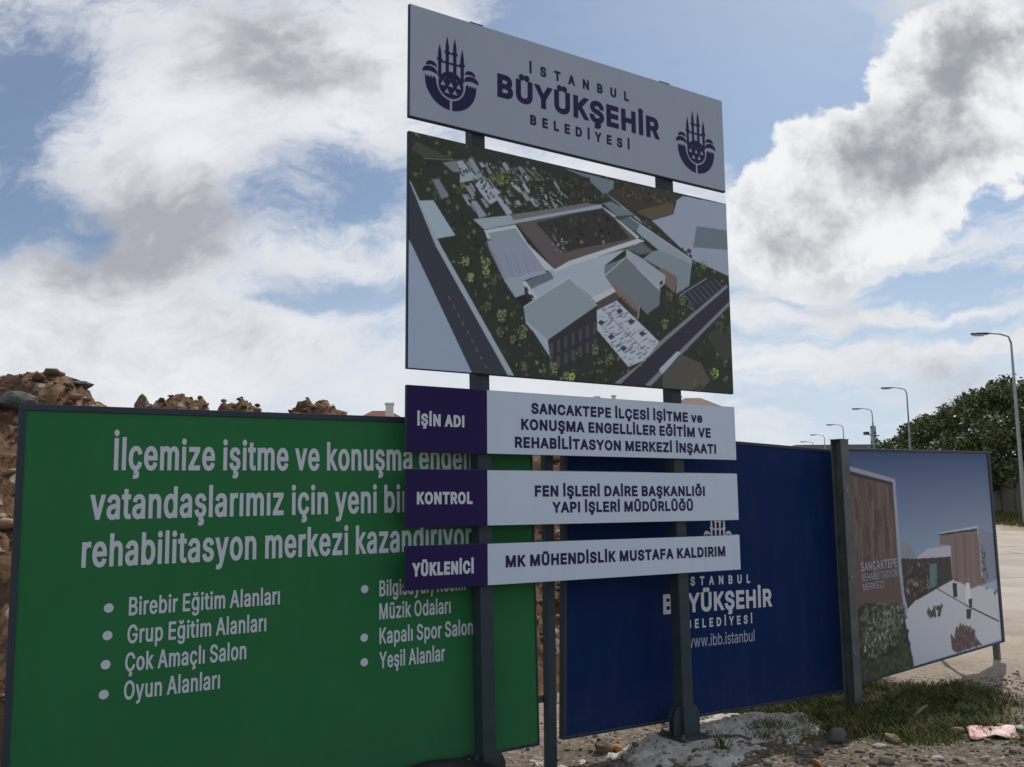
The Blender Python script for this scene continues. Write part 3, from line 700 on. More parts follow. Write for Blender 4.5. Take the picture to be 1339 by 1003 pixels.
def emblem_contours(cx, cy, w):
    """city emblem: four minarets over a seven-hill core, cupped by a bowl with leaf tips; cy = bottom"""
    def P(pts): return [(cx + x * w, cy + y * w) for x, y in pts]
    parts = []
    for sg in (-1, 1):                                   # bowl halves
        o = [(sg * 0.02, 0.0)]
        o = [(sg * max(0.022, 0.455 * math.sin(a)), 0.45 - 0.45 * math.cos(a)) for a in [math.pi / 2 * i / 12 for i in range(13)]]
        teeth = [(0.455, 0.50), (0.42, 0.455), (0.40, 0.50), (0.375, 0.455), (0.35, 0.50), (0.325, 0.455), (0.30, 0.50), (0.27, 0.47)]
        inn = [(sg * max(0.022, 0.262 * math.sin(a)), 0.45 - 0.29 * math.cos(a)) for a in [math.pi / 2 * (12 - i) / 12 for i in range(13)]]
        parts.append([P(o + [(sg * x, y) for x, y in teeth] + inn)])
        for (bx0, bx1, by, hh) in ((0.235, 0.50, 0.53, 0.115), (0.25, 0.44, 0.645, 0.09)):      # leaf tips
            arc = [(sg * (bx0 + (bx1 - bx0) * (0.5 - 0.5 * math.cos(math.pi * i / 10))), by + hh * math.sin(math.pi * i / 10) ** 0.8 if 0 < i < 10 else by) for i in range(11)]
            mid = [(sg * (bx0 + (bx1 - bx0) * f), by + hh * 0.28 * math.sin(math.pi * f)) for f in (0.75, 0.5, 0.25)]
            parts.append([P(arc + mid)])
        for (mx, tip, bal) in ((0.067, 1.21, 0.94), (0.2, 1.06, 0.79)):   # minarets
            x = mx; b0 = 0.50
            m = [(-.028, b0), (-.028, bal - .03), (-.05, bal), (-.05, bal + .02), (-.03, bal + .03), (-.03, bal + .10), (-.02, bal + .17), (0, tip), (.02, bal + .17), (.03, bal + .10), (.03, bal + .03), (.05, bal + .02), (.05, bal), (.028, bal - .03), (.028, b0)]
            parts.append([P([(sg * x + a, y) for a, y in m])])
    parts.append([P([(-.067, .925), (.067, .925), (.067, .95), (-.067, .95)])])
    parts.append([P([(-.2, .755), (.2, .755), (.2, .785), (-.2, .785)])])
    core = [(0.222 * math.cos(a), 0.415 + 0.22 * math.sin(a)) for a in [2 * math.pi * i / 32 for i in range(32)]]
    hol = []
    for (tx, ty) in ((-.07, .50), (.07, .50), (-.14, .385), (0, .385), (.14, .385), (-.07, .27), (.07, .27)):
        hol.append([(tx - .047, ty), (tx, ty + .088), (tx + .047, ty)][::-1] if area(core) > 0 else [(tx - .047, ty), (tx + .047, ty), (tx, ty + .088)])
    hol = [h if area(h) * area(core) < 0 else h[::-1] for h in hol]
    parts.append([P(core)] + [P(h) for h in hol])
    return parts


def emblem(name, cx, cy, w, depth, m, parent):
    V, F = [], []
    for k, p in enumerate(emblem_contours(cx, cy, w)): fill(p, V, F, depth + 0.00012 * k)
    return mesh_obj(name, V, F, m, parent)


TEXT = {"head":[["İSTANBUL",0.933,1.834,0.535,0.061,0.026],
["BÜYÜKŞEHİR",0.667,2.13,0.298,0.162,0.045],
["BELEDİYESİ",0.936,1.831,0.154,0.069,0.04]],"info1":[["İŞİN ADI",0.07,0.405,0.167,0.069,0.05],
["SANCAKTEPE İLÇESİ İŞİTME ve",0.919,2.476,0.279,0.066,0.035],
["KONUŞMA ENGELLİLER EĞİTİM VE",0.837,2.558,0.168,0.067,0.035],
["REHABİLİTASYON MERKEZİ İNŞAATI",0.786,2.609,0.048,0.066,0.035]],"info2":[["KONTROL",0.071,0.464,0.142,0.069,0.05],
["FEN İŞLERİ DAİRE BAŞKANLIĞI",0.94,2.476,0.187,0.067,0.035],
["YAPI İŞLERİ MÜDÜRLÜĞÜ",1.08,2.351,0.079,0.066,0.035]],"info3":[["YÜKLENİCİ",0.043,0.472,0.084,0.073,0.05],
["MK MÜHENDİSLİK MUSTAFA KALDIRIM",0.709,2.665,0.11,0.068,0.04]],"green":[["İlçemize işitme ve konuşma engel",0.456,2.618,1.806,0.165,0.05],
["vatandaşlarımız için yeni bir",0.35,2.187,1.546,0.167,0.05],
["rehabilitasyon merkezi kazandırıyor",0.319,2.634,1.301,0.168,0.05],
["Birebir Eğitim Alanları",0.557,1.368,1.039,0.092,0.04],
["Grup Eğitim Alanları",0.554,1.291,0.895,0.092,0.04],
["Çok Amaçlı Salon",0.547,1.18,0.753,0.09,0.04],
["Oyun Alanları",0.546,1.038,0.61,0.09,0.04],
["Bilgisayar, Resim",1.985,2.585,1.039,0.099,0.04],
["Müzik Odaları",1.984,2.473,0.902,0.097,0.04],
["Kapalı Spor Salon",1.984,2.635,0.757,0.099,0.04],
["Yeşil Alanlar",1.983,2.428,0.614,0.096,0.04]],"blue":[["İSTANBUL",1.197,1.972,0.987,0.064,0.02],
["BÜYÜKŞEHİR",0.971,2.241,0.787,0.141,0.045],
["BELEDİYESİ",1.224,1.987,0.664,0.067,0.03],
["www.ibb.istanbul",1.217,2.009,0.52,0.095,0.0]],"poster":[["SANCAKTEPE",0.14,0.799,0.964,0.078,0.03],
["REHABİLİTASYON",0.146,0.788,0.875,0.066,0.01],
["MERKEZİ",0.153,0.524,0.794,0.06,0.01]]}

# ------------------------------------------------------------------ printed pictures (coloured sheets)
PICTURE = [
["P",[38,43,37],[-11,1009,1015,1024,1010,-18,-7,-14]],
["N",[[44,51,40],[31,35,33],[56,63,46],[50,46,42],[37,43,35],[74,80,62],[28,32,32],[34,40,33],[84,88,64]],[-11,1009,1015,1024,1010,-18,-7,-14],[900,4,11]],
["N",[[82,86,86],[100,104,106],[58,60,58],[40,42,40]],[119,924,292,970,443,952,442,809,284,735,197,807,123,891],[150,3,7]],
["P",[56,58,48],[15,964,89,930,112,924,39,898,6,921]],
["L",[86,90,90],[35,894,147,926],3],
["P",[96,99,104],[54,810,76,817,102,753,79,727]],
["P",[58,58,60],[54,810,59,811,85,729,79,727]],
["P",[96,100,104],[85,894,119,913,132,868,113,863]],
["P",[120,132,138],[121,913,137,922,182,854,132,821,130,882]],
["P",[108,116,122],[154,937,168,936,196,865,179,853]],
["P",[126,132,144],[172,825,186,856,205,864,242,813,231,772,214,750,204,763]],
["T",[50,50,56],[189,839],6],
["T",[48,48,54],[211,823],6],
["P",[122,128,140],[225,793,242,794,277,730,261,715]],
["P",[112,118,128],[161,749,175,754,204,696,183,680]],
["P",[104,106,108],[135,772,154,773,163,755,144,750]],
["P",[122,128,136],[277,859,291,866,309,830,301,823]],
["P",[110,124,124],[323,810,337,821,354,787,344,778]],
["L",[96,98,98],[240,925,273,886],4],
["L",[96,98,98],[255,930,288,891],4],
["L",[96,98,98],[271,936,304,897],4],
["L",[96,98,98],[286,941,320,902],4],
["L",[96,98,98],[302,947,336,908],4],
["L",[96,98,98],[318,953,352,914],4],
["L",[96,98,98],[334,959,369,919],4],
["L",[92,94,94],[273,881,360,913],4],
["L",[100,102,100],[314,955,352,908],4],
["L",[126,130,136],[364,821,383,804],5],
["L",[126,130,136],[379,847,399,830],5],
["L",[126,130,136],[391,823,410,806],5],
["L",[126,130,136],[407,835,426,818],5],
["L",[126,130,136],[387,865,407,848],5],
["L",[126,130,136],[371,805,391,788],5],
["L",[126,130,136],[399,808,418,791],5],
["L",[120,122,126],[413,883,443,852],5],
["N",[[40,44,36],[92,98,62],[66,70,46],[34,36,34]],[214,895,277,911,276,846,225,846],[70,5,10]],
["N",[[84,90,56],[56,60,40]],[113,802,168,826,168,792,120,770],[18,6,10]],
["P",[110,116,122],[156,825,162,829,174,799,169,795]],
["P",[36,38,38],[156,825,169,795,167,790,154,820]],
["P",[94,100,106],[157,735,164,741,177,710,170,704]],
["P",[36,38,38],[157,735,170,704,168,699,155,730]],
["P",[103,109,115],[259,827,265,831,275,809,269,804]],
["P",[36,38,38],[259,827,269,804,267,799,257,821]],
["P",[124,130,136],[304,873,313,880,329,843,320,836]],
["P",[36,38,38],[304,873,320,836,317,831,301,868]],
["P",[121,127,133],[271,868,281,875,291,850,282,843]],
["P",[36,38,38],[271,868,282,843,279,838,269,862]],
["P",[98,104,110],[341,811,350,818,358,798,349,792]],
["P",[36,38,38],[341,811,349,792,347,786,339,806]],
["P",[99,105,111],[196,924,204,930,220,892,212,886]],
["P",[36,38,38],[196,924,212,886,210,880,194,918]],
["P",[94,100,106],[305,939,312,944,329,905,322,900]],
["P",[36,38,38],[305,939,322,900,319,894,302,933]],
["P",[103,109,115],[131,877,140,883,149,859,141,853]],
["P",[36,38,38],[131,877,141,853,139,848,129,871]],
["P",[129,135,141],[311,912,318,917,325,901,318,896]],
["P",[36,38,38],[311,912,318,896,316,891,309,907]],
["P",[110,116,122],[398,917,404,921,419,887,413,882]],
["P",[36,38,38],[398,917,413,882,411,877,396,911]],
["P",[89,95,101],[354,874,362,880,372,856,364,850]],
["P",[36,38,38],[354,874,364,850,362,845,352,869]],
["P",[88,94,100],[146,888,157,896,163,880,153,872]],
["P",[36,38,38],[146,888,153,872,151,867,144,882]],
["P",[109,115,121],[156,777,162,781,170,761,165,757]],
["P",[36,38,38],[156,777,165,757,163,752,154,772]],
["P",[112,118,124],[283,787,295,795,302,778,290,770]],
["P",[36,38,38],[283,787,290,770,288,765,281,781]],
["P",[96,102,108],[147,919,157,927,166,905,156,897]],
["P",[36,38,38],[147,919,156,897,154,891,145,914]],
["P",[109,115,121],[254,786,262,791,271,770,263,765]],
["P",[36,38,38],[254,786,263,765,261,759,252,781]],
["P",[99,105,111],[392,812,401,818,412,793,403,787]],
["P",[36,38,38],[392,812,403,787,401,781,390,806]],
["P",[112,118,124],[206,792,211,796,218,779,213,775]],
["P",[36,38,38],[206,792,213,775,210,770,204,786]],
["P",[106,112,118],[187,766,196,772,211,738,202,731]],
["P",[36,38,38],[187,766,202,731,200,726,185,760]],
["P",[110,116,122],[301,835,313,844,329,807,317,799]],
["P",[36,38,38],[301,835,317,799,314,793,299,829]],
["P",[94,100,106],[291,946,303,955,314,928,303,919]],
["P",[36,38,38],[291,946,303,919,301,913,289,941]],
["P",[117,123,129],[368,843,376,849,383,832,375,826]],
["P",[36,38,38],[368,843,375,826,373,820,366,837]],
["P",[95,101,107],[187,865,198,873,205,856,194,848]],
["P",[36,38,38],[187,865,194,848,192,843,185,859]],
["P",[98,104,110],[294,944,300,948,313,920,307,915]],
["P",[36,38,38],[294,944,307,915,304,910,292,938]],
["P",[116,122,128],[183,928,192,935,200,917,191,910]],
["P",[36,38,38],[183,928,191,910,189,905,181,923]],
["P",[92,98,104],[294,909,302,915,316,883,308,877]],
["P",[36,38,38],[294,909,308,877,306,871,292,904]],
["P",[94,100,106],[206,864,212,868,228,829,222,825]],
["P",[36,38,38],[206,864,222,825,220,820,204,858]],
["P",[106,112,118],[145,809,157,817,173,778,162,770]],
["P",[36,38,38],[145,809,162,770,160,764,143,804]],
["P",[120,126,132],[141,758,146,763,160,730,154,726]],
["P",[36,38,38],[141,758,154,726,152,721,138,753]],
["P",[115,121,127],[247,949,257,958,273,921,262,913]],
["P",[36,38,38],[247,949,262,913,260,908,244,944]],
["N",[[40,48,36],[30,34,32],[64,70,50]],[119,924,292,970,443,952,442,809,284,735,197,807,123,891],[90,4,9]],
["P",[88,98,105],[431,993,593,987,590,947,558,908,539,930,500,973]],
["N",[[38,38,36],[56,50,46],[30,32,30]],[422,955,516,967,541,874,511,852,430,875],[60,6,12]],
["P",[112,118,122],[566,914,583,903,719,787,683,803]],
["P",[50,48,42],[584,939,645,982,686,989,732,998,830,984,810,961,795,886,720,832,684,842,571,912]],
["P",[70,66,52],[725,901,796,943,802,905,795,886,720,832,666,856]],
["N",[[36,36,32],[58,50,44],[44,44,36],[70,66,54]],[614,955,731,995,820,981,796,936,721,899,623,926],[70,5,11]],
["P",[118,126,140],[720,828,797,883,813,962,835,991,1002,999,1001,613,867,665]],
["P",[84,96,102],[883,848,999,858,1003,753,866,732]],
["N",[[40,42,40],[52,54,48]],[679,824,724,821,728,790,696,787],[14,6,9]],
["N",[[40,42,40]],[820,716,858,713,858,680,829,692],[8,6,9]],
["P",[45,47,55],[-6,791,5,781,69,528,265,2,161,0,8,511,-4,554]],
["P",[118,130,146],[-6,548,8,511,162,0,-6,-2]],
["P",[122,134,142],[0,785,4,781,80,531,277,2,260,1,67,527]],
["L",[92,92,98],[101,314,107,299],2],
["L",[92,92,98],[113,280,118,265],2],
["L",[92,92,98],[125,246,130,231],2],
["L",[92,92,98],[137,212,142,197],2],
["L",[92,92,98],[149,178,154,163],2],
["L",[92,92,98],[161,144,166,128],2],
["L",[92,92,98],[172,109,178,94],2],
["L",[92,92,98],[184,75,190,59],2],
["L",[92,92,98],[197,40,202,24],2],
["P",[126,141,149],[24,706,61,720,119,584,72,557]],
["P",[74,69,68],[289,684,547,844,594,805,671,720,399,503]],
["P",[44,43,41],[344,706,547,841,592,798,642,713,468,616,425,586]],
["N",[[36,36,34],[52,50,42],[66,66,50],[42,40,40],[30,30,34]],[359,711,547,835,589,797,620,720,468,622,429,600],[90,5,12]],
["N",[[150,155,165],[120,126,136],[60,64,84]],[378,656,402,675,441,637,437,594,405,585],[26,2,4]],
["T",[104,106,66],[483,654],13],
["T",[104,106,66],[553,673],13],
["P",[120,132,140],[167,669,197,632,445,780,549,837,551,857,445,805,269,718]],
["P",[90,88,90],[271,721,446,815,499,848,540,851,445,794,280,698]],
["P",[128,138,146],[545,848,559,842,600,813,589,805]],
["P",[88,98,104],[554,864,583,881,662,840,600,816]],
["P",[58,62,66],[600,816,662,840,648,818,606,789]],
["P",[114,124,132],[643,822,862,666,859,633,745,680,665,755]],
["P",[74,88,88],[606,794,643,823,676,797,665,753]],
["P",[134,144,154],[591,801,606,796,675,732,666,719]],
["P",[146,156,166],[197,627,285,678,322,597,401,500,385,487,370,496,300,628,207,591]],
["P",[108,121,127],[207,619,285,664,302,628,215,588]],
["P",[112,119,133],[204,583,302,628,370,496,252,420,208,566]],
["P",[120,130,140],[250,421,370,496,374,481,306,430,310,370,283,349]],
["P",[100,100,104],[204,565,214,555,254,416,248,427]],
["P",[30,31,34],[283,348,307,365,324,336,307,311]],
["P",[128,140,148],[370,496,401,500,446,540,626,658,554,558,556,512,593,468,513,392,443,475,344,356,328,399,395,461,385,487]],
["P",[80,88,97],[308,424,385,490,396,461,329,398]],
["P",[156,166,176],[303,421,312,431,346,358,332,349]],
["P",[40,42,46],[308,399,316,404,322,388,316,384]],
["P",[40,42,46],[323,369,331,374,337,358,331,354]],
["P",[150,160,174],[398,503,444,554,669,722,693,716,446,533,403,491]],
["P",[76,82,88],[627,662,681,710,723,668,674,644]],
["P",[154,168,175],[510,393,593,471,595,448,525,376]],
["P",[62,58,60],[525,375,595,447,608,421,593,399,529,340]],
["P",[100,111,117],[685,627,722,674,745,684,859,643,847,528,798,475,803,565]],
["P",[94,80,75],[687,623,803,565,793,480,760,515,739,594]],
["P",[122,130,137],[628,659,687,623,762,561,759,520,737,485,662,576,628,615]],
["P",[40,40,46],[740,520,752,536,752,517,742,504]],
["P",[87,95,99],[554,558,624,616,662,576,742,480,737,406,693,354,668,387,555,511]],
["P",[98,86,80],[555,512,668,387,666,358,659,322,601,420]],
["P",[60,52,50],[601,420,659,322,663,357,650,364]],
["L",[135,140,145],[668,387,662,323],3],
["P",[110,120,126],[306,311,443,475,528,363,442,257,375,175,312,248]],
["P",[128,138,148],[306,311,314,249,375,175,381,99,335,202,312,239]],
["P",[42,40,46],[375,175,442,257,526,359,528,246,497,171,383,99]],
["L",[150,160,170],[306,311,443,475],2],
["L",[150,160,170],[443,475,528,363],2],
["L",[150,160,170],[556,512,624,616],2],
["L",[150,160,170],[662,576,742,480],2],
["L",[150,160,170],[643,822,862,666],2],
["L",[150,160,170],[197,627,285,678],2],
["P",[58,58,66],[381,158,390,166,390,111,381,103]],
["P",[58,58,66],[381,83,390,91,389,43,380,35]],
["P",[58,58,66],[403,177,412,186,412,130,402,122]],
["P",[58,58,66],[402,101,411,110,411,61,402,53]],
["P",[58,58,66],[425,197,434,206,433,150,424,141]],
["P",[58,58,66],[424,121,433,129,433,80,424,72]],
["P",[58,58,66],[447,217,456,225,456,169,446,161]],
["P",[58,58,66],[446,140,456,148,455,99,446,91]],
["P",[58,58,66],[469,237,479,246,478,189,469,180]],
["P",[58,58,66],[469,159,478,168,478,119,468,110]],
["P",[58,58,66],[492,257,501,266,501,209,491,200]],
["P",[58,58,66],[491,179,501,188,500,138,491,130]],
["P",[58,58,66],[515,278,525,287,524,229,514,220]],
["P",[58,58,66],[514,199,524,208,523,158,514,149]],
["P",[56,50,50],[608,428,613,421,613,405,608,413]],
["P",[56,50,50],[617,415,622,407,622,392,617,399]],
["P",[56,50,50],[627,401,632,394,631,379,626,386]],
["P",[56,50,50],[636,388,641,381,641,366,636,373]],
["P",[56,50,50],[645,375,650,368,650,353,645,360]],
["P",[56,50,50],[655,362,660,355,660,340,654,347]],
["L",[98,104,118],[225,534,256,429],2],
["L",[98,104,118],[252,541,277,442],2],
["L",[98,104,118],[279,548,298,456],2],
["L",[98,104,118],[307,555,320,470],2],
["L",[98,104,118],[334,562,342,484],2],
["P",[140,148,162],[528,339,593,399,733,224,754,236,683,129,626,87,527,248]],
["B",[84,88,98],[528,339,593,399,733,224,683,129,626,87,527,248],[220]],
["P",[50,52,60],[589,349,601,365,613,353,600,334]],
["P",[50,52,60],[627,307,639,323,652,310,638,291]],
["P",[50,52,60],[663,254,675,270,688,257,675,238]],
["P",[50,52,60],[529,283,541,298,553,286,541,268]],
["P",[50,52,60],[560,221,572,236,584,224,571,206]],
["P",[50,52,60],[599,172,611,188,624,175,611,157]],
["L",[64,66,74],[544,349,691,164],2],
["P",[42,40,50],[601,4,995,554,1000,474,689,7]],
["P",[98,101,107],[578,3,598,3,754,228,995,554,990,567,733,224,683,129]],
["P",[96,99,106],[680,6,699,4,1000,461,998,479]],
["P",[132,142,152],[729,88,740,67,809,182,795,187]],
["P",[42,42,50],[820,483,914,583,986,566,869,404]],
["L",[84,86,96],[825,480,861,427],2],
["L",[84,86,96],[842,495,878,442],2],
["L",[84,86,96],[858,510,895,457],2],
["L",[84,86,96],[875,525,912,472],2],
["L",[84,86,96],[892,540,929,487],2],
["L",[84,86,96],[909,555,946,502],2],
["L",[84,86,96],[926,571,963,517],2],
["L",[84,86,96],[943,586,981,532],2],
["L",[120,128,138],[811,471,914,582],3],
["L",[100,104,112],[833,426,866,403],2],
["P",[66,65,58],[805,175,880,140,912,53,872,-4,742,-5,741,64]],
["P",[50,52,46],[903,288,999,358,1000,183,964,165]],
["N",[[30,33,30],[34,36,33]],[142,470,162,475,162,454,142,449],[10,3,5]],
["N",[[106,114,76],[65,70,47],[125,134,89]],[138,496,153,500,156,480,151,458,140,455,136,475],[34,2,4]],
["N",[[30,33,30],[34,36,33]],[157,403,175,407,175,389,157,385],[10,3,5]],
["N",[[106,114,76],[65,70,47],[125,134,89]],[153,426,167,430,169,411,165,392,155,390,151,407],[34,2,4]],
["N",[[30,33,30],[34,36,33]],[240,252,265,256,265,231,240,226],[10,3,5]],
["N",[[106,114,76],[65,70,47],[125,134,89]],[234,284,254,288,257,262,251,235,237,233,231,257],[34,2,4]],
["N",[[30,33,30],[34,36,33]],[297,189,325,194,325,165,296,160],[10,3,5]],
["N",[[106,114,76],[65,70,47],[125,134,89]],[291,224,313,228,316,200,309,171,294,168,287,195],[34,2,4]],
["N",[[30,33,30],[34,36,33]],[390,45,417,48,417,22,389,19],[10,3,5]],
["N",[[106,114,76],[65,70,47],[125,134,89]],[384,78,405,81,408,55,402,28,387,26,381,51],[34,2,4]],
["N",[[30,33,30],[34,36,33]],[427,8,450,10,450,-11,427,-14],[10,3,5]],
["N",[[106,114,76],[65,70,47],[125,134,89]],[423,35,440,37,443,16,437,-7,425,-8,420,13],[34,2,4]],
["N",[[30,33,30],[34,36,33]],[194,475,222,482,222,454,194,447],[10,3,5]],
["N",[[106,114,76],[65,70,47],[125,134,89]],[188,510,209,516,213,488,206,458,192,455,185,481],[34,2,4]],
["N",[[30,33,30],[34,36,33]],[199,436,222,441,222,418,199,412],[10,3,5]],
["N",[[106,114,76],[65,70,47],[125,134,89]],[194,465,211,469,214,446,209,421,197,418,191,441],[34,2,4]],
["N",[[30,33,30],[34,36,33]],[213,402,239,408,239,382,213,376],[10,3,5]],
["N",[[84,76,66],[52,47,40],[99,89,77]],[208,434,227,439,230,414,225,386,211,383,205,408],[34,2,4]],
["N",[[30,33,30],[34,36,33]],[201,284,222,288,222,267,201,263],[10,3,5]],
["N",[[84,76,66],[52,47,40],[99,89,77]],[197,310,213,314,215,293,210,271,199,269,194,289],[34,2,4]],
["N",[[30,33,30],[34,36,33]],[235,180,256,184,256,163,235,159],[10,3,5]],
["N",[[84,76,66],[52,47,40],[99,89,77]],[231,207,246,209,249,189,244,167,233,165,228,185],[34,2,4]],
["N",[[30,33,30],[34,36,33]],[301,41,323,44,323,22,301,20],[10,3,5]],
["N",[[84,76,66],[52,47,40],[99,89,77]],[297,67,314,70,316,49,311,27,299,25,295,46],[34,2,4]],
["N",[[30,33,30],[34,36,33]],[272,155,288,158,288,141,272,138],[10,3,5]],
["N",[[84,76,66],[52,47,40],[99,89,77]],[268,175,281,178,283,161,279,144,270,143,266,159],[34,2,4]],
["N",[[30,33,30],[34,36,33]],[515,144,539,147,538,125,514,121],[10,3,5]],
["N",[[92,96,66],[57,59,40],[108,113,77]],[510,172,528,175,531,153,525,129,512,128,507,149],[34,2,4]],
["N",[[30,33,30],[34,36,33]],[559,100,588,105,588,77,558,73],[10,3,5]],
["N",[[92,96,66],[57,59,40],[108,113,77]],[553,135,576,138,579,111,572,83,556,80,549,107],[34,2,4]],
["N",[[30,33,30],[34,36,33]],[750,306,776,311,776,287,749,283],[10,3,5]],
["N",[[92,96,66],[57,59,40],[108,113,77]],[745,336,765,340,768,316,761,291,747,289,741,312],[34,2,4]],
["N",[[30,33,30],[34,36,33]],[815,438,842,444,842,420,814,414],[10,3,5]],
["N",[[92,96,66],[57,59,40],[108,113,77]],[810,469,831,473,834,449,827,424,812,421,806,444],[34,2,4]],
["N",[[30,33,30],[34,36,33]],[926,86,958,90,957,63,925,59],[10,3,5]],
["N",[[122,134,70],[75,83,43],[143,158,82]],[920,120,945,123,948,96,940,68,922,66,916,92],[34,2,4]],
["N",[[30,33,30],[34,36,33]],[443,14,461,16,460,-1,442,-3],[10,3,5]],
["N",[[122,134,70],[75,83,43],[143,158,82]],[439,35,453,37,455,20,451,3,441,2,437,18],[34,2,4]],
["N",[[30,33,30],[34,36,33]],[950,335,982,340,982,312,949,307],[10,3,5]],
["N",[[84,78,58],[52,48,35],[99,92,68]],[944,369,969,374,972,347,964,317,946,314,940,341],[34,2,4]],
["N",[[30,33,30],[34,36,33]],[851,29,879,32,879,8,851,5],[10,3,5]],
["N",[[84,78,58],[52,48,35],[99,92,68]],[846,59,868,62,870,38,864,13,848,12,843,35],[34,2,4]],
["N",[[30,33,30],[34,36,33]],[768,452,795,457,795,433,768,427],[10,3,5]],
["N",[[84,78,58],[52,48,35],[99,92,68]],[763,482,784,486,787,462,780,437,765,434,760,457],[34,2,4]],
["N",[[30,33,30],[34,36,33]],[900,636,929,643,929,618,900,611],[10,3,5]],
["N",[[92,108,70],[57,66,43],[108,127,82]],[895,667,917,673,920,648,913,621,897,618,891,641],[34,2,4]],
["N",[[30,33,30],[34,36,33]],[880,602,909,609,908,584,879,577],[10,3,5]],
["N",[[60,70,58],[37,43,35],[70,82,68]],[875,633,897,638,900,614,893,587,877,583,871,607],[34,2,4]]]
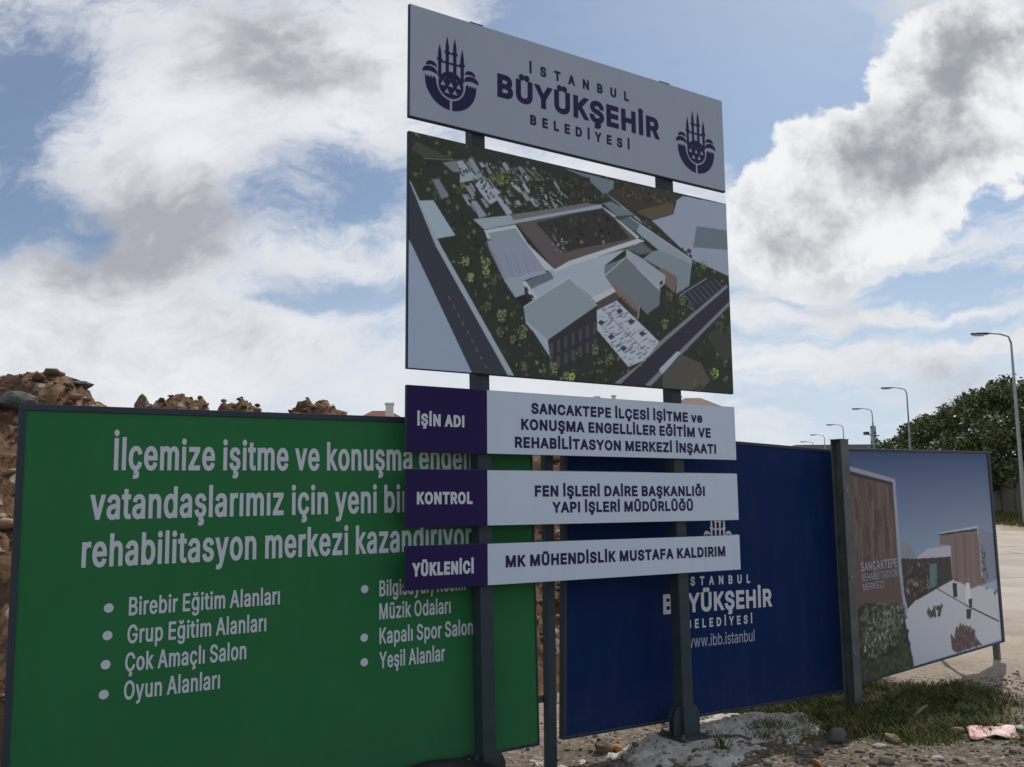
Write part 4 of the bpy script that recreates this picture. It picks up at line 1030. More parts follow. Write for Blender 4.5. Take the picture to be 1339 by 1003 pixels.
POSTER = [
["G",[[46,62,96],[124,140,160]],[1000,360],0],
["P",[110,114,120],[300,575,356,562,392,493,293,496]],
["P",[146,148,158],[392,494,515,545,467,527,639,531,635,473,403,486]],
["P",[50,48,48],[290,498,403,487,633,476,633,360,515,332,383,298,363,295,312,265,296,333]],
["N",[[72,66,62],[40,40,40],[96,96,92],[30,32,32]],[326,459,550,457,538,355,365,307,314,331],[60,5,12]],
["P",[74,96,100],[477,451,530,453,518,348,464,337]],
["L",[110,122,124],[503,454,490,341],4],
["P",[40,44,38],[386,324,441,334,443,314,384,302]],
["P",[80,67,63],[-6,911,279,852,275,451,291,274,273,265,16,300,-10,371]],
["P",[68,56,52],[2,871,14,871,17,788,5,788]],
["P",[85,73,69],[-2,799,10,799,13,711,1,711]],
["P",[65,53,49],[-11,651,1,650,3,540,-9,540]],
["P",[75,63,59],[-14,594,-3,593,0,500,-11,501]],
["P",[71,59,55],[15,881,27,881,29,772,17,773]],
["P",[83,71,67],[10,801,22,801,23,680,11,681]],
["P",[76,64,60],[4,701,16,701,19,619,7,620]],
["P",[77,65,61],[-4,573,8,572,8,444,-3,445]],
["P",[81,69,65],[27,892,40,892,42,786,29,786]],
["P",[83,71,67],[20,771,32,770,35,683,23,684]],
["P",[85,73,69],[13,652,25,651,25,517,13,518]],
["P",[81,69,65],[8,576,20,575,23,482,11,483]],
["P",[87,75,71],[38,874,51,874,52,750,39,751]],
["P",[64,52,48],[33,787,45,787,45,649,33,650]],
["P",[89,77,73],[27,693,39,692,39,555,27,556]],
["P",[72,60,56],[20,572,32,571,35,489,23,490]],
["P",[81,69,65],[53,913,66,913,65,775,53,775]],
["P",[76,64,60],[44,765,56,765,59,672,47,673]],
["P",[76,64,60],[39,683,51,682,51,558,39,559]],
["P",[83,71,67],[33,586,44,585,47,495,35,496]],
["P",[70,58,54],[63,878,76,878,78,775,65,775]],
["P",[81,69,65],[58,796,70,795,71,678,59,679]],
["P",[89,77,73],[49,658,61,657,61,523,49,524]],
["P",[81,69,65],[44,572,56,571,57,459,45,461]],
["P",[77,65,61],[77,894,89,894,92,796,79,796]],
["P",[83,71,67],[67,749,80,749,82,653,70,654]],
["P",[74,62,58],[61,647,73,646,75,557,63,557]],
["P",[81,69,65],[53,529,65,528,65,402,53,404]],
["P",[70,58,54],[90,908,103,908,103,784,91,784]],
["P",[75,63,59],[79,742,91,741,91,605,79,606]],
["P",[72,60,56],[71,624,83,623,84,500,71,501]],
["P",[66,54,50],[64,523,76,522,78,424,66,425]],
["P",[81,69,65],[100,866,113,866,112,730,100,731]],
["P",[76,64,60],[93,767,106,767,105,630,93,631]],
["P",[69,57,53],[86,658,98,657,101,572,89,573]],
["P",[71,59,55],[77,531,89,530,89,407,77,408]],
["P",[68,56,52],[112,861,125,861,124,723,112,724]],
["P",[79,67,63],[106,772,119,772,119,660,107,660]],
["P",[67,55,51],[98,654,110,654,112,552,99,553]],
["P",[69,57,53],[89,533,102,532,101,400,89,401]],
["P",[65,53,49],[124,847,137,847,139,756,126,756]],
["P",[84,72,68],[116,738,129,738,131,648,119,649]],
["P",[89,77,73],[110,656,123,655,123,542,111,543]],
["P",[69,57,53],[100,510,112,509,113,405,101,407]],
["P",[79,67,63],[139,881,152,881,151,744,138,744]],
["P",[90,78,74],[131,774,144,773,143,637,130,637]],
["P",[90,78,74],[120,611,132,610,132,495,120,496]],
["P",[90,78,74],[114,527,126,526,127,420,114,421]],
["P",[73,61,57],[150,855,163,855,162,722,149,723]],
["P",[65,53,49],[141,730,153,729,152,588,139,589]],
["P",[65,53,49],[134,636,146,635,148,535,135,536]],
["P",[69,57,53],[128,557,140,556,142,464,130,465]],
["P",[80,68,64],[162,844,175,844,177,750,164,750]],
["P",[67,55,51],[153,722,166,721,166,611,154,612]],
["P",[75,63,59],[149,664,161,663,163,567,150,568]],
["P",[86,74,70],[138,527,151,526,152,432,140,433]],
["P",[89,77,73],[176,852,189,852,186,707,174,707]],
["P",[69,57,53],[166,729,179,729,182,649,169,650]],
["P",[89,77,73],[158,616,170,615,170,504,158,505]],
["P",[65,53,49],[150,511,162,510,161,383,149,384]],
["P",[81,69,65],[190,868,203,868,202,741,189,742]],
["P",[79,67,63],[181,749,194,749,196,659,183,660]],
["P",[85,73,69],[173,656,186,656,186,535,173,536]],
["P",[78,66,62],[162,510,175,508,177,429,165,431]],
["P",[82,70,66],[203,865,216,865,216,746,203,747]],
["P",[77,65,61],[194,758,207,758,210,676,197,677]],
["P",[88,76,72],[183,618,196,617,198,532,185,533]],
["P",[78,66,62],[175,519,188,517,186,380,173,382]],
["P",[77,65,61],[213,833,227,833,225,700,212,701]],
["P",[64,52,48],[206,742,219,741,218,617,205,618]],
["P",[68,56,52],[196,615,209,614,209,502,196,504]],
["P",[84,72,68],[189,533,202,532,205,454,192,455]],
["P",[89,77,73],[227,833,240,833,240,726,227,726]],
["P",[88,76,72],[219,740,232,739,233,640,220,640]],
["P",[64,52,48],[211,648,224,647,225,543,212,544]],
["P",[73,61,57],[201,520,214,519,213,397,200,398]],
["P",[65,53,49],[241,844,254,844,254,730,241,730]],
["P",[78,66,62],[234,756,247,756,248,656,235,657]],
["P",[87,75,71],[224,645,237,644,235,506,222,507]],
["P",[84,72,68],[212,503,225,502,224,379,211,381]],
["P",[65,53,49],[257,875,270,875,267,728,254,728]],
["P",[84,72,68],[242,702,255,702,253,567,240,568]],
["P",[89,77,73],[237,638,250,637,248,505,235,506]],
["P",[70,58,54],[224,483,236,482,235,361,222,363]],
["P",[87,75,71],[267,834,280,834,280,720,266,720]],
["P",[71,59,55],[258,733,272,733,271,625,258,626]],
["P",[76,64,60],[248,611,261,610,260,495,247,496]],
["P",[80,68,64],[239,512,252,511,251,399,239,401]],
["P",[40,38,40],[1,911,279,850,279,836,-1,889]],
["P",[122,127,142],[-5,931,284,867,280,849,-7,910]],
["P",[124,129,143],[270,864,288,864,291,449,298,273,284,275,271,451]],
["P",[104,91,87],[565,590,852,597,861,304,772,300,633,363,640,528,561,541]],
["P",[96,83,80],[668,583,690,583,679,341,657,343]],
["P",[103,90,87],[690,582,712,582,700,338,679,341]],
["P",[105,92,89],[712,580,734,580,722,336,700,338]],
["P",[95,82,79],[734,579,756,579,744,333,722,336]],
["P",[103,90,87],[756,577,779,577,766,331,744,333]],
["P",[101,88,85],[779,576,802,576,788,328,766,331]],
["P",[108,95,92],[802,574,825,574,810,326,788,328]],
["P",[100,87,84],[825,573,848,573,833,323,810,326]],
["P",[99,86,83],[848,571,871,571,856,321,833,323]],
["P",[46,44,46],[563,594,852,601,850,589,562,584]],
["P",[150,154,164],[564,598,860,614,861,602,563,593]],
["P",[104,110,126],[862,610,985,564,997,342,975,322,861,306,871,517]],
["L",[150,154,164],[862,608,865,305],5],
["N",[[60,66,52],[74,80,66]],[881,517,909,470,908,315,860,313],[30,5,9]],
["P",[158,161,168],[383,298,515,331,633,360,695,339,772,300,836,309,983,262,978,12,597,7,332,5,292,215,314,266,365,296]],
["L",[52,52,58],[515,335,722,224],6],
["L",[40,40,44],[722,224,974,106],9],
["P",[46,44,48],[631,346,663,342,662,273,632,276]],
["T",[60,56,56],[657,360],9],
["P",[176,178,188],[733,335,760,331,766,253,738,215,719,259]],
["T",[150,130,120],[752,350],8],
["P",[52,50,56],[743,253,773,252,764,205,742,208]],
["P",[48,48,54],[720,204,761,202,747,152,718,158]],
["N",[[56,60,52],[90,96,80],[40,42,40]],[428,224,456,253,546,248,531,210,479,198],[26,7,12]],
["N",[[60,60,58],[40,44,38]],[836,309,893,295,983,262,963,254],[14,7,12]],
["P",[76,62,66],[588,96,595,105,618,72,637,135,654,119,667,140,691,120,714,130,727,107,765,101,776,66,790,43,819,14,628,8,599,23]],
["N",[[96,76,82],[84,64,70],[112,92,96],[76,64,64],[66,56,58],[90,84,78]],[579,111,607,86,647,147,698,132,771,101,784,44,824,10,628,8,599,23],[120,5,9]],
["P",[42,44,38],[-14,304,64,327,291,274,290,215,325,5,-3,-7]],
["N",[[36,38,34],[50,52,40],[60,62,48]],[17,322,291,274,318,18,4,2],[120,8,16]],
["N",[[112,118,100],[90,97,77],[132,138,124],[66,73,56],[56,62,48],[50,54,44]],[32,197,67,259,173,278,208,303,282,275,265,183,195,148,150,99,78,85,35,130],[330,4,9]],
["N",[[40,44,36],[52,56,44],[76,82,64],[96,100,84]],[24,310,71,315,209,314,295,315,304,225,261,137,165,85,26,100],[160,4,9]],
["P",[54,58,44],[17,74,165,74,275,106,325,5,0,-5]],
["N",[[48,52,40],[64,68,50]],[17,74,165,74,275,106,321,6,4,-1],[90,8,14]]]
INK = {'picture': 0.35, 'poster': 0.50}        # share of light the shaded sheets get: turns seen tones into paper colours


def in_poly(px, py, p):
    c = np.zeros(px.shape, bool); n = len(p)
    for i in range(n):
        (x1, y1), (x2, y2) = p[i], p[(i + 1) % n]
        if y1 == y2: continue
        c ^= ((y1 > py) != (y2 > py)) & (px < (x2 - x1) * (py - y1) / (y2 - y1) + x1)
    return c


def paint(ops, w, h, NX, blob, ink, seed=1):
    rg = np.random.default_rng(seed); NY = int(NX * h / w)
    U, Vv = np.meshgrid(np.linspace(0, 1000, NX), np.linspace(0, 1000, NY))
    img = np.zeros((NY, NX, 3)); asp = w / h

    def region(x0, x1, y0, y1):
        a = int(np.clip(x0 / 1000 * NX - 1, 0, NX)); b = int(np.clip(x1 / 1000 * NX + 2, 0, NX))
        c = int(np.clip(y0 / 1000 * NY - 1, 0, NY)); d = int(np.clip(y1 / 1000 * NY + 2, 0, NY))
        return slice(c, d), slice(a, b)

    def poly(p, col):
        xs = [q[0] for q in p]; ys = [q[1] for q in p]; sl = region(min(xs), max(xs), min(ys), max(ys))
        m = in_poly(U[sl], Vv[sl], p); img[sl][m] = col

    def dot(c, r, col):
        ru, rv = r * blob, r * blob * asp; sl = region(c[0] - ru, c[0] + ru, c[1] - rv, c[1] + rv)
        m = ((U[sl] - c[0]) / ru) ** 2 + ((Vv[sl] - c[1]) / rv) ** 2 < rg.uniform(0.25, 1.1, U[sl].shape); img[sl][m] = col * rg.uniform(0.88, 1.12, (int(m.sum()), 1))

    for op in ops:
        k, col, flat = op[0], op[1], op[2]; p = [(flat[i], flat[i + 1]) for i in range(0, len(flat), 2)]
        if k == 'P': poly(p, lin(col))
        elif k == 'T': dot(p[0], op[3], np.array(lin(col)))
        elif k == 'L':
            hw = max(op[3] * blob * 0.5, 600 / NX)
            for a, b in zip(p[:-1], p[1:]):
                d = Vector((b[0] - a[0], (b[1] - a[1]) / asp)); L = max(d.length, 1e-6); nx_, ny_ = -d.y / L * hw, d.x / L * hw * asp
                poly([(a[0] + nx_, a[1] + ny_), (b[0] + nx_, b[1] + ny_), (b[0] - nx_, b[1] - ny_), (a[0] - nx_, a[1] - ny_)], lin(col))
        elif k == 'N':
            n, r0, r1 = op[3]; n = int(n * 2.2); xs = [q[0] for q in p]; ys = [q[1] for q in p]; cnt = 0
            while cnt < n:
                c = (rg.uniform(min(xs), max(xs)), rg.uniform(min(ys), max(ys)))
                if in_poly(np.array([c[0]]), np.array([c[1]]), p)[0]:
                    cc = np.array(lin(col[rg.integers(len(col))])) * rg.uniform(0.8, 1.2); dot(c, rg.uniform(r0, r1) * 1.35, cc)
                cnt += 1
        elif k == 'B':                                   # paving: short dark and light bars along the plaza
            o, e1, e2 = np.array(p[0]), np.array(p[2]) - np.array(p[1]), np.array(p[1]) - np.array(p[0])
            for _ in range(op[3][0]):
                a, b = rg.uniform(0, 1.25), rg.uniform(-1.2, 1); c = o + e1 * a + e2 * b; d = e2 / np.hypot(*e2) * rg.uniform(8, 26); ww = e1 / np.hypot(*e1) * rg.uniform(2, 5)
                if not in_poly(np.array([c[0] + d[0]]), np.array([c[1] + d[1]]), p)[0] or not in_poly(np.array([c[0]]), np.array([c[1]]), p)[0]: continue
                poly([tuple(c), tuple(c + d), tuple(c + d + ww), tuple(c + ww)], np.array(lin(col)) * rg.uniform(0.6, 1.5))
        elif k == 'G':
            v1, v0 = p[0]; f = np.clip((v1 - Vv) / (v1 - v0), 0, 1)[..., None]; img[:] = np.array(lin(col[0])) * (1 - f) + np.array(lin(col[1])) * f
    img *= 1 + (rg.uniform(-1, 1, (NY, NX, 1)) * 0.05)
    # ink bleed: slight softening of the print
    im = img.copy(); im[1:-1, 1:-1] = (img[1:-1, 1:-1] * 4 + img[:-2, 1:-1] + img[2:, 1:-1] + img[1:-1, :-2] + img[1:-1, 2:]) / 8
    return np.clip(im / ink, 0, 0.9)


def print_sheet(name, ops, w, h, NX, blob, depth, m, parent, mx=0.0):
    img = paint(ops, w, h, NX, blob, INK['picture' if ops is PICTURE else 'poster']); NY = img.shape[0]
    X, Z = np.meshgrid(np.linspace(mx, w - mx, NX), np.linspace(mx, h - mx, NY))
    V = np.stack([X.ravel(), np.full(X.size, -depth), Z.ravel()], 1)
    i = np.arange((NX - 1) * (NY - 1)); q = (i // (NX - 1)) * NX + i % (NX - 1)
    o = np_mesh(name, V, np.stack([q, q + 1, q + NX + 1, q + NX], 1), m, parent)
    a = o.data.color_attributes.new('ink', 'FLOAT_COLOR', 'POINT')
    a.data.foreach_set('color', np.concatenate([img.reshape(-1, 3), np.ones((NX * NY, 1))], 1).astype(np.float32).ravel())
    return o


M_print = bpy.data.materials.new('printed_sheet'); M_print.use_nodes = True
_nt = M_print.node_tree; _a = _nt.nodes.new('ShaderNodeAttribute'); _a.attribute_name = 'ink'
_nt.links.new(_a.outputs['Color'], _nt.nodes['Principled BSDF'].inputs['Base Color'])
_nt.nodes['Principled BSDF'].inputs['Roughness'].default_value = 0.55
_nt.nodes['Principled BSDF'].inputs['Specular IOR Level'].default_value = 0.2

# ------------------------------------------------------------------ materials of the boards
M_steel = mat('painted_steel', (0.040, 0.060, 0.072), (0.052, 0.070, 0.080), 5, 0.6, 0.15, 60, spec=0.2)
M_galv = mat('grey_steel', (0.125, 0.140, 0.132), (0.082, 0.096, 0.094), 6, 0.6, 0.2, 50, spec=0.35)
M_frame = mat('dark_frame', (0.035, 0.045, 0.065), (0.045, 0.055, 0.075), 4, 0.6, 0.1, 40, spec=0.3)
M_silver = mat('silver_sheet', (0.40, 0.455, 0.56), (0.42, 0.475, 0.575), 1.2, 0.5, spec=0.2)
M_white = mat('white_sheet', (0.63, 0.735, 0.87), (0.66, 0.755, 0.88), 1.5, 0.5, spec=0.2)
M_purple = mat('purple_sheet', (0.026, 0.016, 0.088), (0.031, 0.019, 0.098), 2, 0.6, spec=0.1)
M_green = mat('green_sheet', (0.029, 0.175, 0.062), (0.033, 0.190, 0.069), 1.3, 0.6, spec=0.1)
M_blue = mat('blue_sheet', (0.0045, 0.0225, 0.100), (0.0055, 0.026, 0.110), 1.2, 0.65, spec=0.08)
dusty(M_green, amount=0.16); dusty(M_blue, amount=0.12); dusty(M_silver, 0.0, 0.0); dusty(M_white, 0.0, 0.0)
M_navy = mat('navy_ink', (0.024, 0.018, 0.080), None, rough=0.5, spec=0.2)
M_letter = mat('white_ink', (0.66, 0.70, 0.76), None, rough=0.55, spec=0.2)
M_grey_ink = mat('grey_ink', (0.40, 0.43, 0.52), None, rough=0.55, spec=0.2)
M_bolt = mat('bolt_steel', (0.30, 0.30, 0.30), None, rough=0.4, metal=0.6)

# ------------------------------------------------------------------ the tall project sign on two posts
SAZ, SW = 0.562239, 2.82527
ZB = [(4.179, 4.956), (2.537, 4.084), (2.019, 2.436), (1.559, 1.917), (1.184, 1.449)]
BASE_DROP = (0.085, 0.0)
sign = empty('project_sign', (-0.65, 5.59534, 0.0), 'tall project sign of five stacked panels on two dark steel posts', 'sign', rz=SAZ)
TRACK = ('İSTANBUL', 'BELEDİYESİ')


def backing(z0, z1, name):
    b = MB().box(0, SW, 0.004, 0.032, z0, z1)
    return b.obj(name, M_frame, sign, bevel=0.003)


hd = backing(*ZB[0], 'header_panel')
MB().box(0.006, SW - 0.006, -0.0005, 0.0045, ZB[0][0] + 0.008, ZB[0][1] - 0.004).obj('face_sheet', M_silver, hd)
lettering([(a, u0, u1, v + ZB[0][0], 0.070 if a in TRACK else c, 0.072 if a in TRACK else 0.072) for a, u0, u1, v, c, b in TEXT['head']], M_navy, hd, 0.002, TRACK)
emblem('emblem', 0.306, ZB[0][0] + 0.108, 0.425, 0.002, M_navy, hd)
emblem('emblem', 2.512, ZB[0][0] + 0.100, 0.425, 0.002, M_navy, hd)
pc = backing(*ZB[1], 'picture_panel')
o = print_sheet('printed_picture', PICTURE, SW, ZB[1][1] - ZB[1][0], 660, 0.42, 0.0, M_print, pc, 0.005)
o.location.z = ZB[1][0]
for i, key in enumerate(('info1', 'info2', 'info3')):
    z0, z1 = ZB[2 + i]
    ip = backing(z0, z1, 'text_panel')
    MB().box(0.575, SW - 0.003, -0.0005, 0.0045, z0 + 0.003, z1 - 0.003).obj('face_sheet', M_white, ip)
    MB().box(0.004, 0.574, -0.0003, 0.0045, z0 + 0.003, z1 - 0.003).obj('title_block', M_purple, ip)
    L = [(a, u0, u1, v + z0, c * 1.05, b + (0.022 if u0 < 0.3 else 0.036)) for a, u0, u1, v, c, b in TEXT[key]]
    lettering(L[:1], M_letter, ip, 0.002, (), 'title_lettering')
    lettering(L[1:], M_navy, ip, 0.002)
for k, px in enumerate((0.545, 2.233)):
    top_u, px = px - (0.020, 0.0)[k], px + (0.064, 0.045)[k]
    q_ = [(u_ + a, y_, z_) for u_, z_ in ((px, 0.03 - BASE_DROP[k]), (top_u, 4.972)) for a, y_ in ((-0.05, 0.034), (0.05, 0.034), (0.05, 0.134), (-0.05, 0.134))]
    po = MB().add(q_, [(3, 2, 1, 0), (4, 5, 6, 7), (0, 1, 5, 4), (1, 2, 6, 5), (2, 3, 7, 6), (3, 0, 4, 7)]).obj('post', M_steel, sign, bevel=0.006)
    MB().box(top_u - 0.052, top_u + 0.052, 0.033, 0.136, 4.973, 4.982).obj('post_cap', M_steel, po)
    dz = BASE_DROP[k]
    b = MB().box(px - 0.14, px + 0.14, -0.05, 0.22, 0.018 - dz, 0.034 - dz)
    b.obj('base_plate', M_steel, po, bevel=0.003)
    g = MB()
    for sx in (-1, 1):
        g.prism([(px + sx * 0.0515, 0.036 - dz), (px + sx * 0.125, 0.036 - dz), (px + sx * 0.125, 0.17 - dz), (px + sx * 0.09, 0.235 - dz), (px + sx * 0.0515, 0.235 - dz)], 0.055, 0.068)
        g.prism([(px + sx * 0.0515, 0.036 - dz), (px + sx * 0.125, 0.036 - dz), (px + sx * 0.125, 0.17 - dz), (px + sx * 0.09, 0.235 - dz), (px + sx * 0.0515, 0.235 - dz)], 0.100, 0.113)
    g.box(px - 0.06, px + 0.06, 0.018, 0.032, 0.036 - dz, 0.235 - dz)
    g.obj('gusset', M_steel, po, bevel=0.002)
    for bx in (-0.115, 0.115):
        for by in (-0.025, 0.195):
            MB().tube([(px + bx, by, 0.034 - dz), (px + bx, by, 0.047 - dz), (px + bx, by, 0.0475 - dz), (px + bx, by, 0.065 - dz)], [0.019, 0.019, 0.010, 0.010], 8).obj('anchor_bolt', M_galv, po)


# ------------------------------------------------------------------ boards behind it
def board_root(name, loc, az, tilt, lean, label, cat):
    u = Vector((math.cos(az) * math.cos(tilt), math.sin(az) * math.cos(tilt), math.sin(tilt)))
    n0 = Vector((-math.sin(az), math.cos(az), 0)); v = u.cross(n0).normalized()
    if v.z < 0: v = -v
    v = (v * math.cos(lean) + n0 * math.sin(lean)).normalized(); yv = v.cross(u).normalized()
    o = bpy.data.objects.new(name, None); COL.objects.link(o); o.empty_display_size = 0.2
    o.matrix_world = Matrix(((u.x, yv.x, v.x, loc[0]), (u.y, yv.y, v.y, loc[1]), (u.z, yv.z, v.z, loc[2]), (0, 0, 0, 1)))
    return tag(o, label, cat)


def board(root, w, h, sheet, side=(0.04, 0.04, 0.04, 0.035), legs=()):
    l, r, t, b = side
    fr = MB()
    fr.box(0, w, -0.012, 0.04, h - t, h); fr.box(0, w, -0.012, 0.04, 0, b)
    fr.box(0, l, -0.0115, 0.039, b + 0.0005, h - t - 0.0005); fr.box(w - r, w, -0.0115, 0.039, b + 0.0005, h - t - 0.0005)
    for f in (0.33, 0.66): fr.box(l, w - r, 0.012, 0.04, h * f - 0.02, h * f + 0.02)
    fr.obj('frame', M_frame, root, bevel=0.003)
    if sheet: MB().box(l - 0.002, w - r + 0.002, -0.004, 0.006, b - 0.002, h - t + 0.002).obj('panel', sheet, root)
    for lx in legs:
        lg = MB().box(lx - 0.03, lx + 0.03, 0.045, 0.105, -0.45, h - 0.12).obj('leg', M_galv, root, bevel=0.004)
        st = MB(); st.tube([(lx, 0.10, h * 0.72), (lx, 1.0, -0.3)], 0.022, 8); st.obj('brace', M_galv, lg)


GW, GH = 3.119, 2.144
gb = board_root('green_billboard', (-2.497, 4.643, 0.084), 0.5511, 0.0108, 0.0118, 'large green board with white lettering and bullet list, left of the blue board', 'billboard')
board(gb, GW, GH, M_green, (0.032, 0.010, 0.034, 0.02), legs=(0.12,))
gl = [(('İlçemize işitme ve konuşma engelli' if a.startswith('İlçemize') else 'Kapalı Spor Salonu' if a.startswith('Kapal') else a),
       u0, u1 + (0.065 if a.startswith('İlçemize') else 0.045 if a.startswith('Kapal') else 0), v, 0.168 if c > 0.12 else 0.094, 0.030 if c > 0.12 else 0.026) for a, u0, u1, v, c, b in TEXT['green']]
BUL = ((0.458, 1.085), (0.457, 0.945), (0.453, 0.798), (0.449, 0.649), (1.889, 1.089), None, (1.886, 0.803), (1.886, 0.66))
lettering(gl, M_letter, gb, 0.0055, dots=[(3 + i, q[0], q[1]) for i, q in enumerate(BUL) if q])

BW, BH = 3.184, 2.145
bb = board_root('blue_billboard', (0.3247, 6.4735, 0.101), 0.6266, -0.0246, 0.0026, 'dark blue board with pale municipal emblem and web address, half hidden by the tall sign', 'billboard')
board(bb, BW, BH, M_blue, (0.030, 0.012, 0.026, 0.022), legs=())
lettering([(a, u0, u1, v, 0.066 if a in TRACK else c, 0.055 if a in TRACK else 0.062) for a, u0, u1, v, c, b in TEXT['blue'] if not a.startswith('www')], M_letter, bb, 0.0055, TRACK)
lettering([(a, u0, u1, v, 0.090, 0.010) for a, u0, u1, v, c, b in TEXT['blue'] if a.startswith('www')], M_grey_ink, bb, 0.0055, (), 'web_address')
emblem('emblem', 1.596, 1.135, 0.371, 0.0055, M_letter, bb)

PW, PH = 3.0275, 2.0735
pb = board_root('photo_billboard', (3.035, 8.291, 0.101), 0.6995, 0.0198, -0.0034, 'board printed with a picture of timber clad buildings and a white plaza, beside the road', 'billboard')
board(pb, PW, PH, None, (0.012, 0.055, 0.022, 0.018), legs=(PW - 0.03,))
o = print_sheet('printed_picture', POSTER, PW, PH, 520, 0.62, 0.0, M_print, pb, 0.012)
MB().box(0.014, PW - 0.050, 0.003, 0.008, 0.02, PH - 0.024).obj('backing_sheet', M_frame, pb)
lettering(TEXT['poster'], M_grey_ink, pb, 0.0025)

# free standing posts between the boards
pp = empty('square_post', (0.240, 6.40, -0.06), 'thin square steel post standing in the gap between green and blue boards', 'post', rz=0.58)
MB().box(-0.033, 0.033, -0.033, 0.033, -0.2, 2.16).obj('shaft', M_steel, pp, bevel=0.005)
for z in (0.42, 1.72): MB().box(-0.085, 0.085, 0.035, 0.045, z, z + 0.05).obj('clamp', M_galv, pp)
ib = empty('steel_beam_post', (2.925, 8.16, -0.06), 'steel beam post standing between the blue board and the picture board', 'post', rz=0.62)
hb = MB(); hb.box(-0.055, 0.055, -0.055, -0.044, -0.2, 2.30); hb.box(-0.055, 0.055, 0.044, 0.055, -0.2, 2.30); hb.box(-0.006, 0.006, -0.044, 0.044, -0.2, 2.299)
hb.obj('beam', M_galv, ib, bevel=0.002)
MB().box(-0.062, 0.062, -0.0565, 0.0565, 2.301, 2.307).obj('cap_plate', M_galv, ib)
for z in (0.45, 1.1, 1.85):
    MB().tube([(-0.03, -0.056, z), (-0.03, -0.068, z)], 0.011, 6).obj('bolt', M_bolt, ib)

# ------------------------------------------------------------------ concrete around the right sign post
def foot_z(X, Y):
    S = (X - FOOT[0]) * BU.x + (Y - FOOT[1]) * BU.y; T = (X - FOOT[0]) * BN.x + (Y - FOOT[1]) * BN.y
    edge = (fbm(X * 2.2, Y * 2.2, 61) - 0.5) * 0.9 + (fbm(X * 9, Y * 9, 62) - 0.5) * 0.25
    d = np.hypot((S - 0.55) / 1.08, (T - 0.04) / 0.58) - 1 + edge * 0.75
    H = sstep(0.10, -0.30, d)
    Z = -0.11 + 0.115 * H + (fbm(X * 3, Y * 3, 66, 6, 0.6) - 0.5) * 0.07 * H + (fbm(X * 18, Y * 18, 67, 5, 0.7) - 0.5) * 0.045
    c_, v_ = cells(X * 9, Y * 9, 68)
    Z = Z + np.where(v_ > 0.7, np.clip(0.3 - c_, 0, 1) * 0.07, 0) - np.where(v_ < 0.18, np.clip(0.4 - c_, 0, 1) * 0.05, 0)
    flat = sstep(0.32, 0.18, np.hypot(X - FOOT[0], Y - FOOT[1] - 0.08))
    return Z * (1 - flat) + 0.017 * flat


def footing():
    n1_, n2_ = 230, 120
    S, T = np.meshgrid(np.linspace(-0.9, 2.1, n1_), np.linspace(-0.8, 0.8, n2_))
    X = FOOT[0] + BU.x * S + BN.x * T; Y = FOOT[1] + BU.y * S + BN.y * T; Z = foot_z(X, Y)
    V = np.stack([X.ravel(), Y.ravel(), Z.ravel()], 1); i = np.arange((n1_ - 1) * (n2_ - 1)); q = (i // (n1_ - 1)) * n1_ + i % (n1_ - 1)
    m = mat('rough_concrete', (0.62, 0.59, 0.53), (0.45, 0.425, 0.38), 7, 0.95, 0.9, 55, spec=0.15, detail=10)
    return np_mesh('concrete_footing', V, np.stack([q, q + 1, q + n1_ + 1, q + n1_], 1), m, None, False)


tag(footing(), 'rough pale concrete footing poured around the right post of the tall sign', 'footing')

M_gravel = mat('gravel_stone', (0.30, 0.255, 0.20), (0.18, 0.148, 0.115), 6.0, 0.95, 0.4, 60, spec=0.15, island=0.55)
n = 15000
s = rg.uniform(-5.2, 6.5, n); t = np.abs(rg.normal(0.0, 0.9, n)) * np.sign(rg.uniform(-0.75, 1, n)) + 0.0
x = 0.9 + BU.x * s + BN.x * t; y = 6.5 + BU.y * s + BN.y * t
sz = np.exp(rg.normal(math.log(0.008), 0.6, n)).clip(0.003, 0.036)
clump = fbm(x * 1.3, y * 1.3, 91)
keep = (grass_mask(x, y) < 0.35) & (clump + rg.uniform(-0.25, 0.25, n) > 0.45) & (s < 5.2 + t)
x, y, sz = x[keep], y[keep], sz[keep]
n = 800                                                  # coarser rubble in front of the grass and the footing
x2 = rg.uniform(0.4, 4.6, n); y2 = 5.3 + (x2 - 1.0) * 0.32 + rg.normal(0.35, 0.55, n); s2 = np.exp(rg.normal(math.log(0.014), 0.55, n)).clip(0.006, 0.05)
k2 = (grass_mask(x2, y2) < 0.2) & (foot_z(x2, y2) < -0.03); x = np.concatenate([x, x2[k2]]); y = np.concatenate([y, y2[k2]]); sz = np.concatenate([sz, s2[k2]])
tag(pebbles('gravel', np.stack([x, y, np.maximum(ground_z(x, y), foot_z(x, y)) + sz * 0.2], 1), sz, M_gravel, 3), 'loose gravel and stone chips lying around the foot of the boards', 'gravel', kind='stuff')

# ------------------------------------------------------------------ stones and rubbish one can count
def stone_mesh(seed, sub=3, flat=0.7):
    rg = np.random.default_rng(seed); bm = bmesh.new(); bmesh.ops.create_icosphere(bm, subdivisions=sub, radius=1.0)
    planes = [(Vector(rg.normal(size=3)).normalized(), rg.uniform(0.52, 0.88)) for _ in range(13)]
    for v in bm.verts:
        for nrm, dd in planes:
            k_ = v.co.dot(nrm) - dd
            if k_ > 0: v.co -= nrm * k_ * 0.9
        x, y, z = v.co
        v.co *= 1 + (float(fbm(np.array([x * 2.5 + z]), np.array([y * 2.5 - z]), seed)[0]) - 0.5) * 0.30 + (float(fbm(np.array([x * 7 + z * 3]), np.array([y * 7 - z * 4]), seed + 3)[0]) - 0.5) * 0.22
        v.co.z *= flat
    me = bpy.data.meshes.new('stone'); bm.to_mesh(me); bm.free(); return me


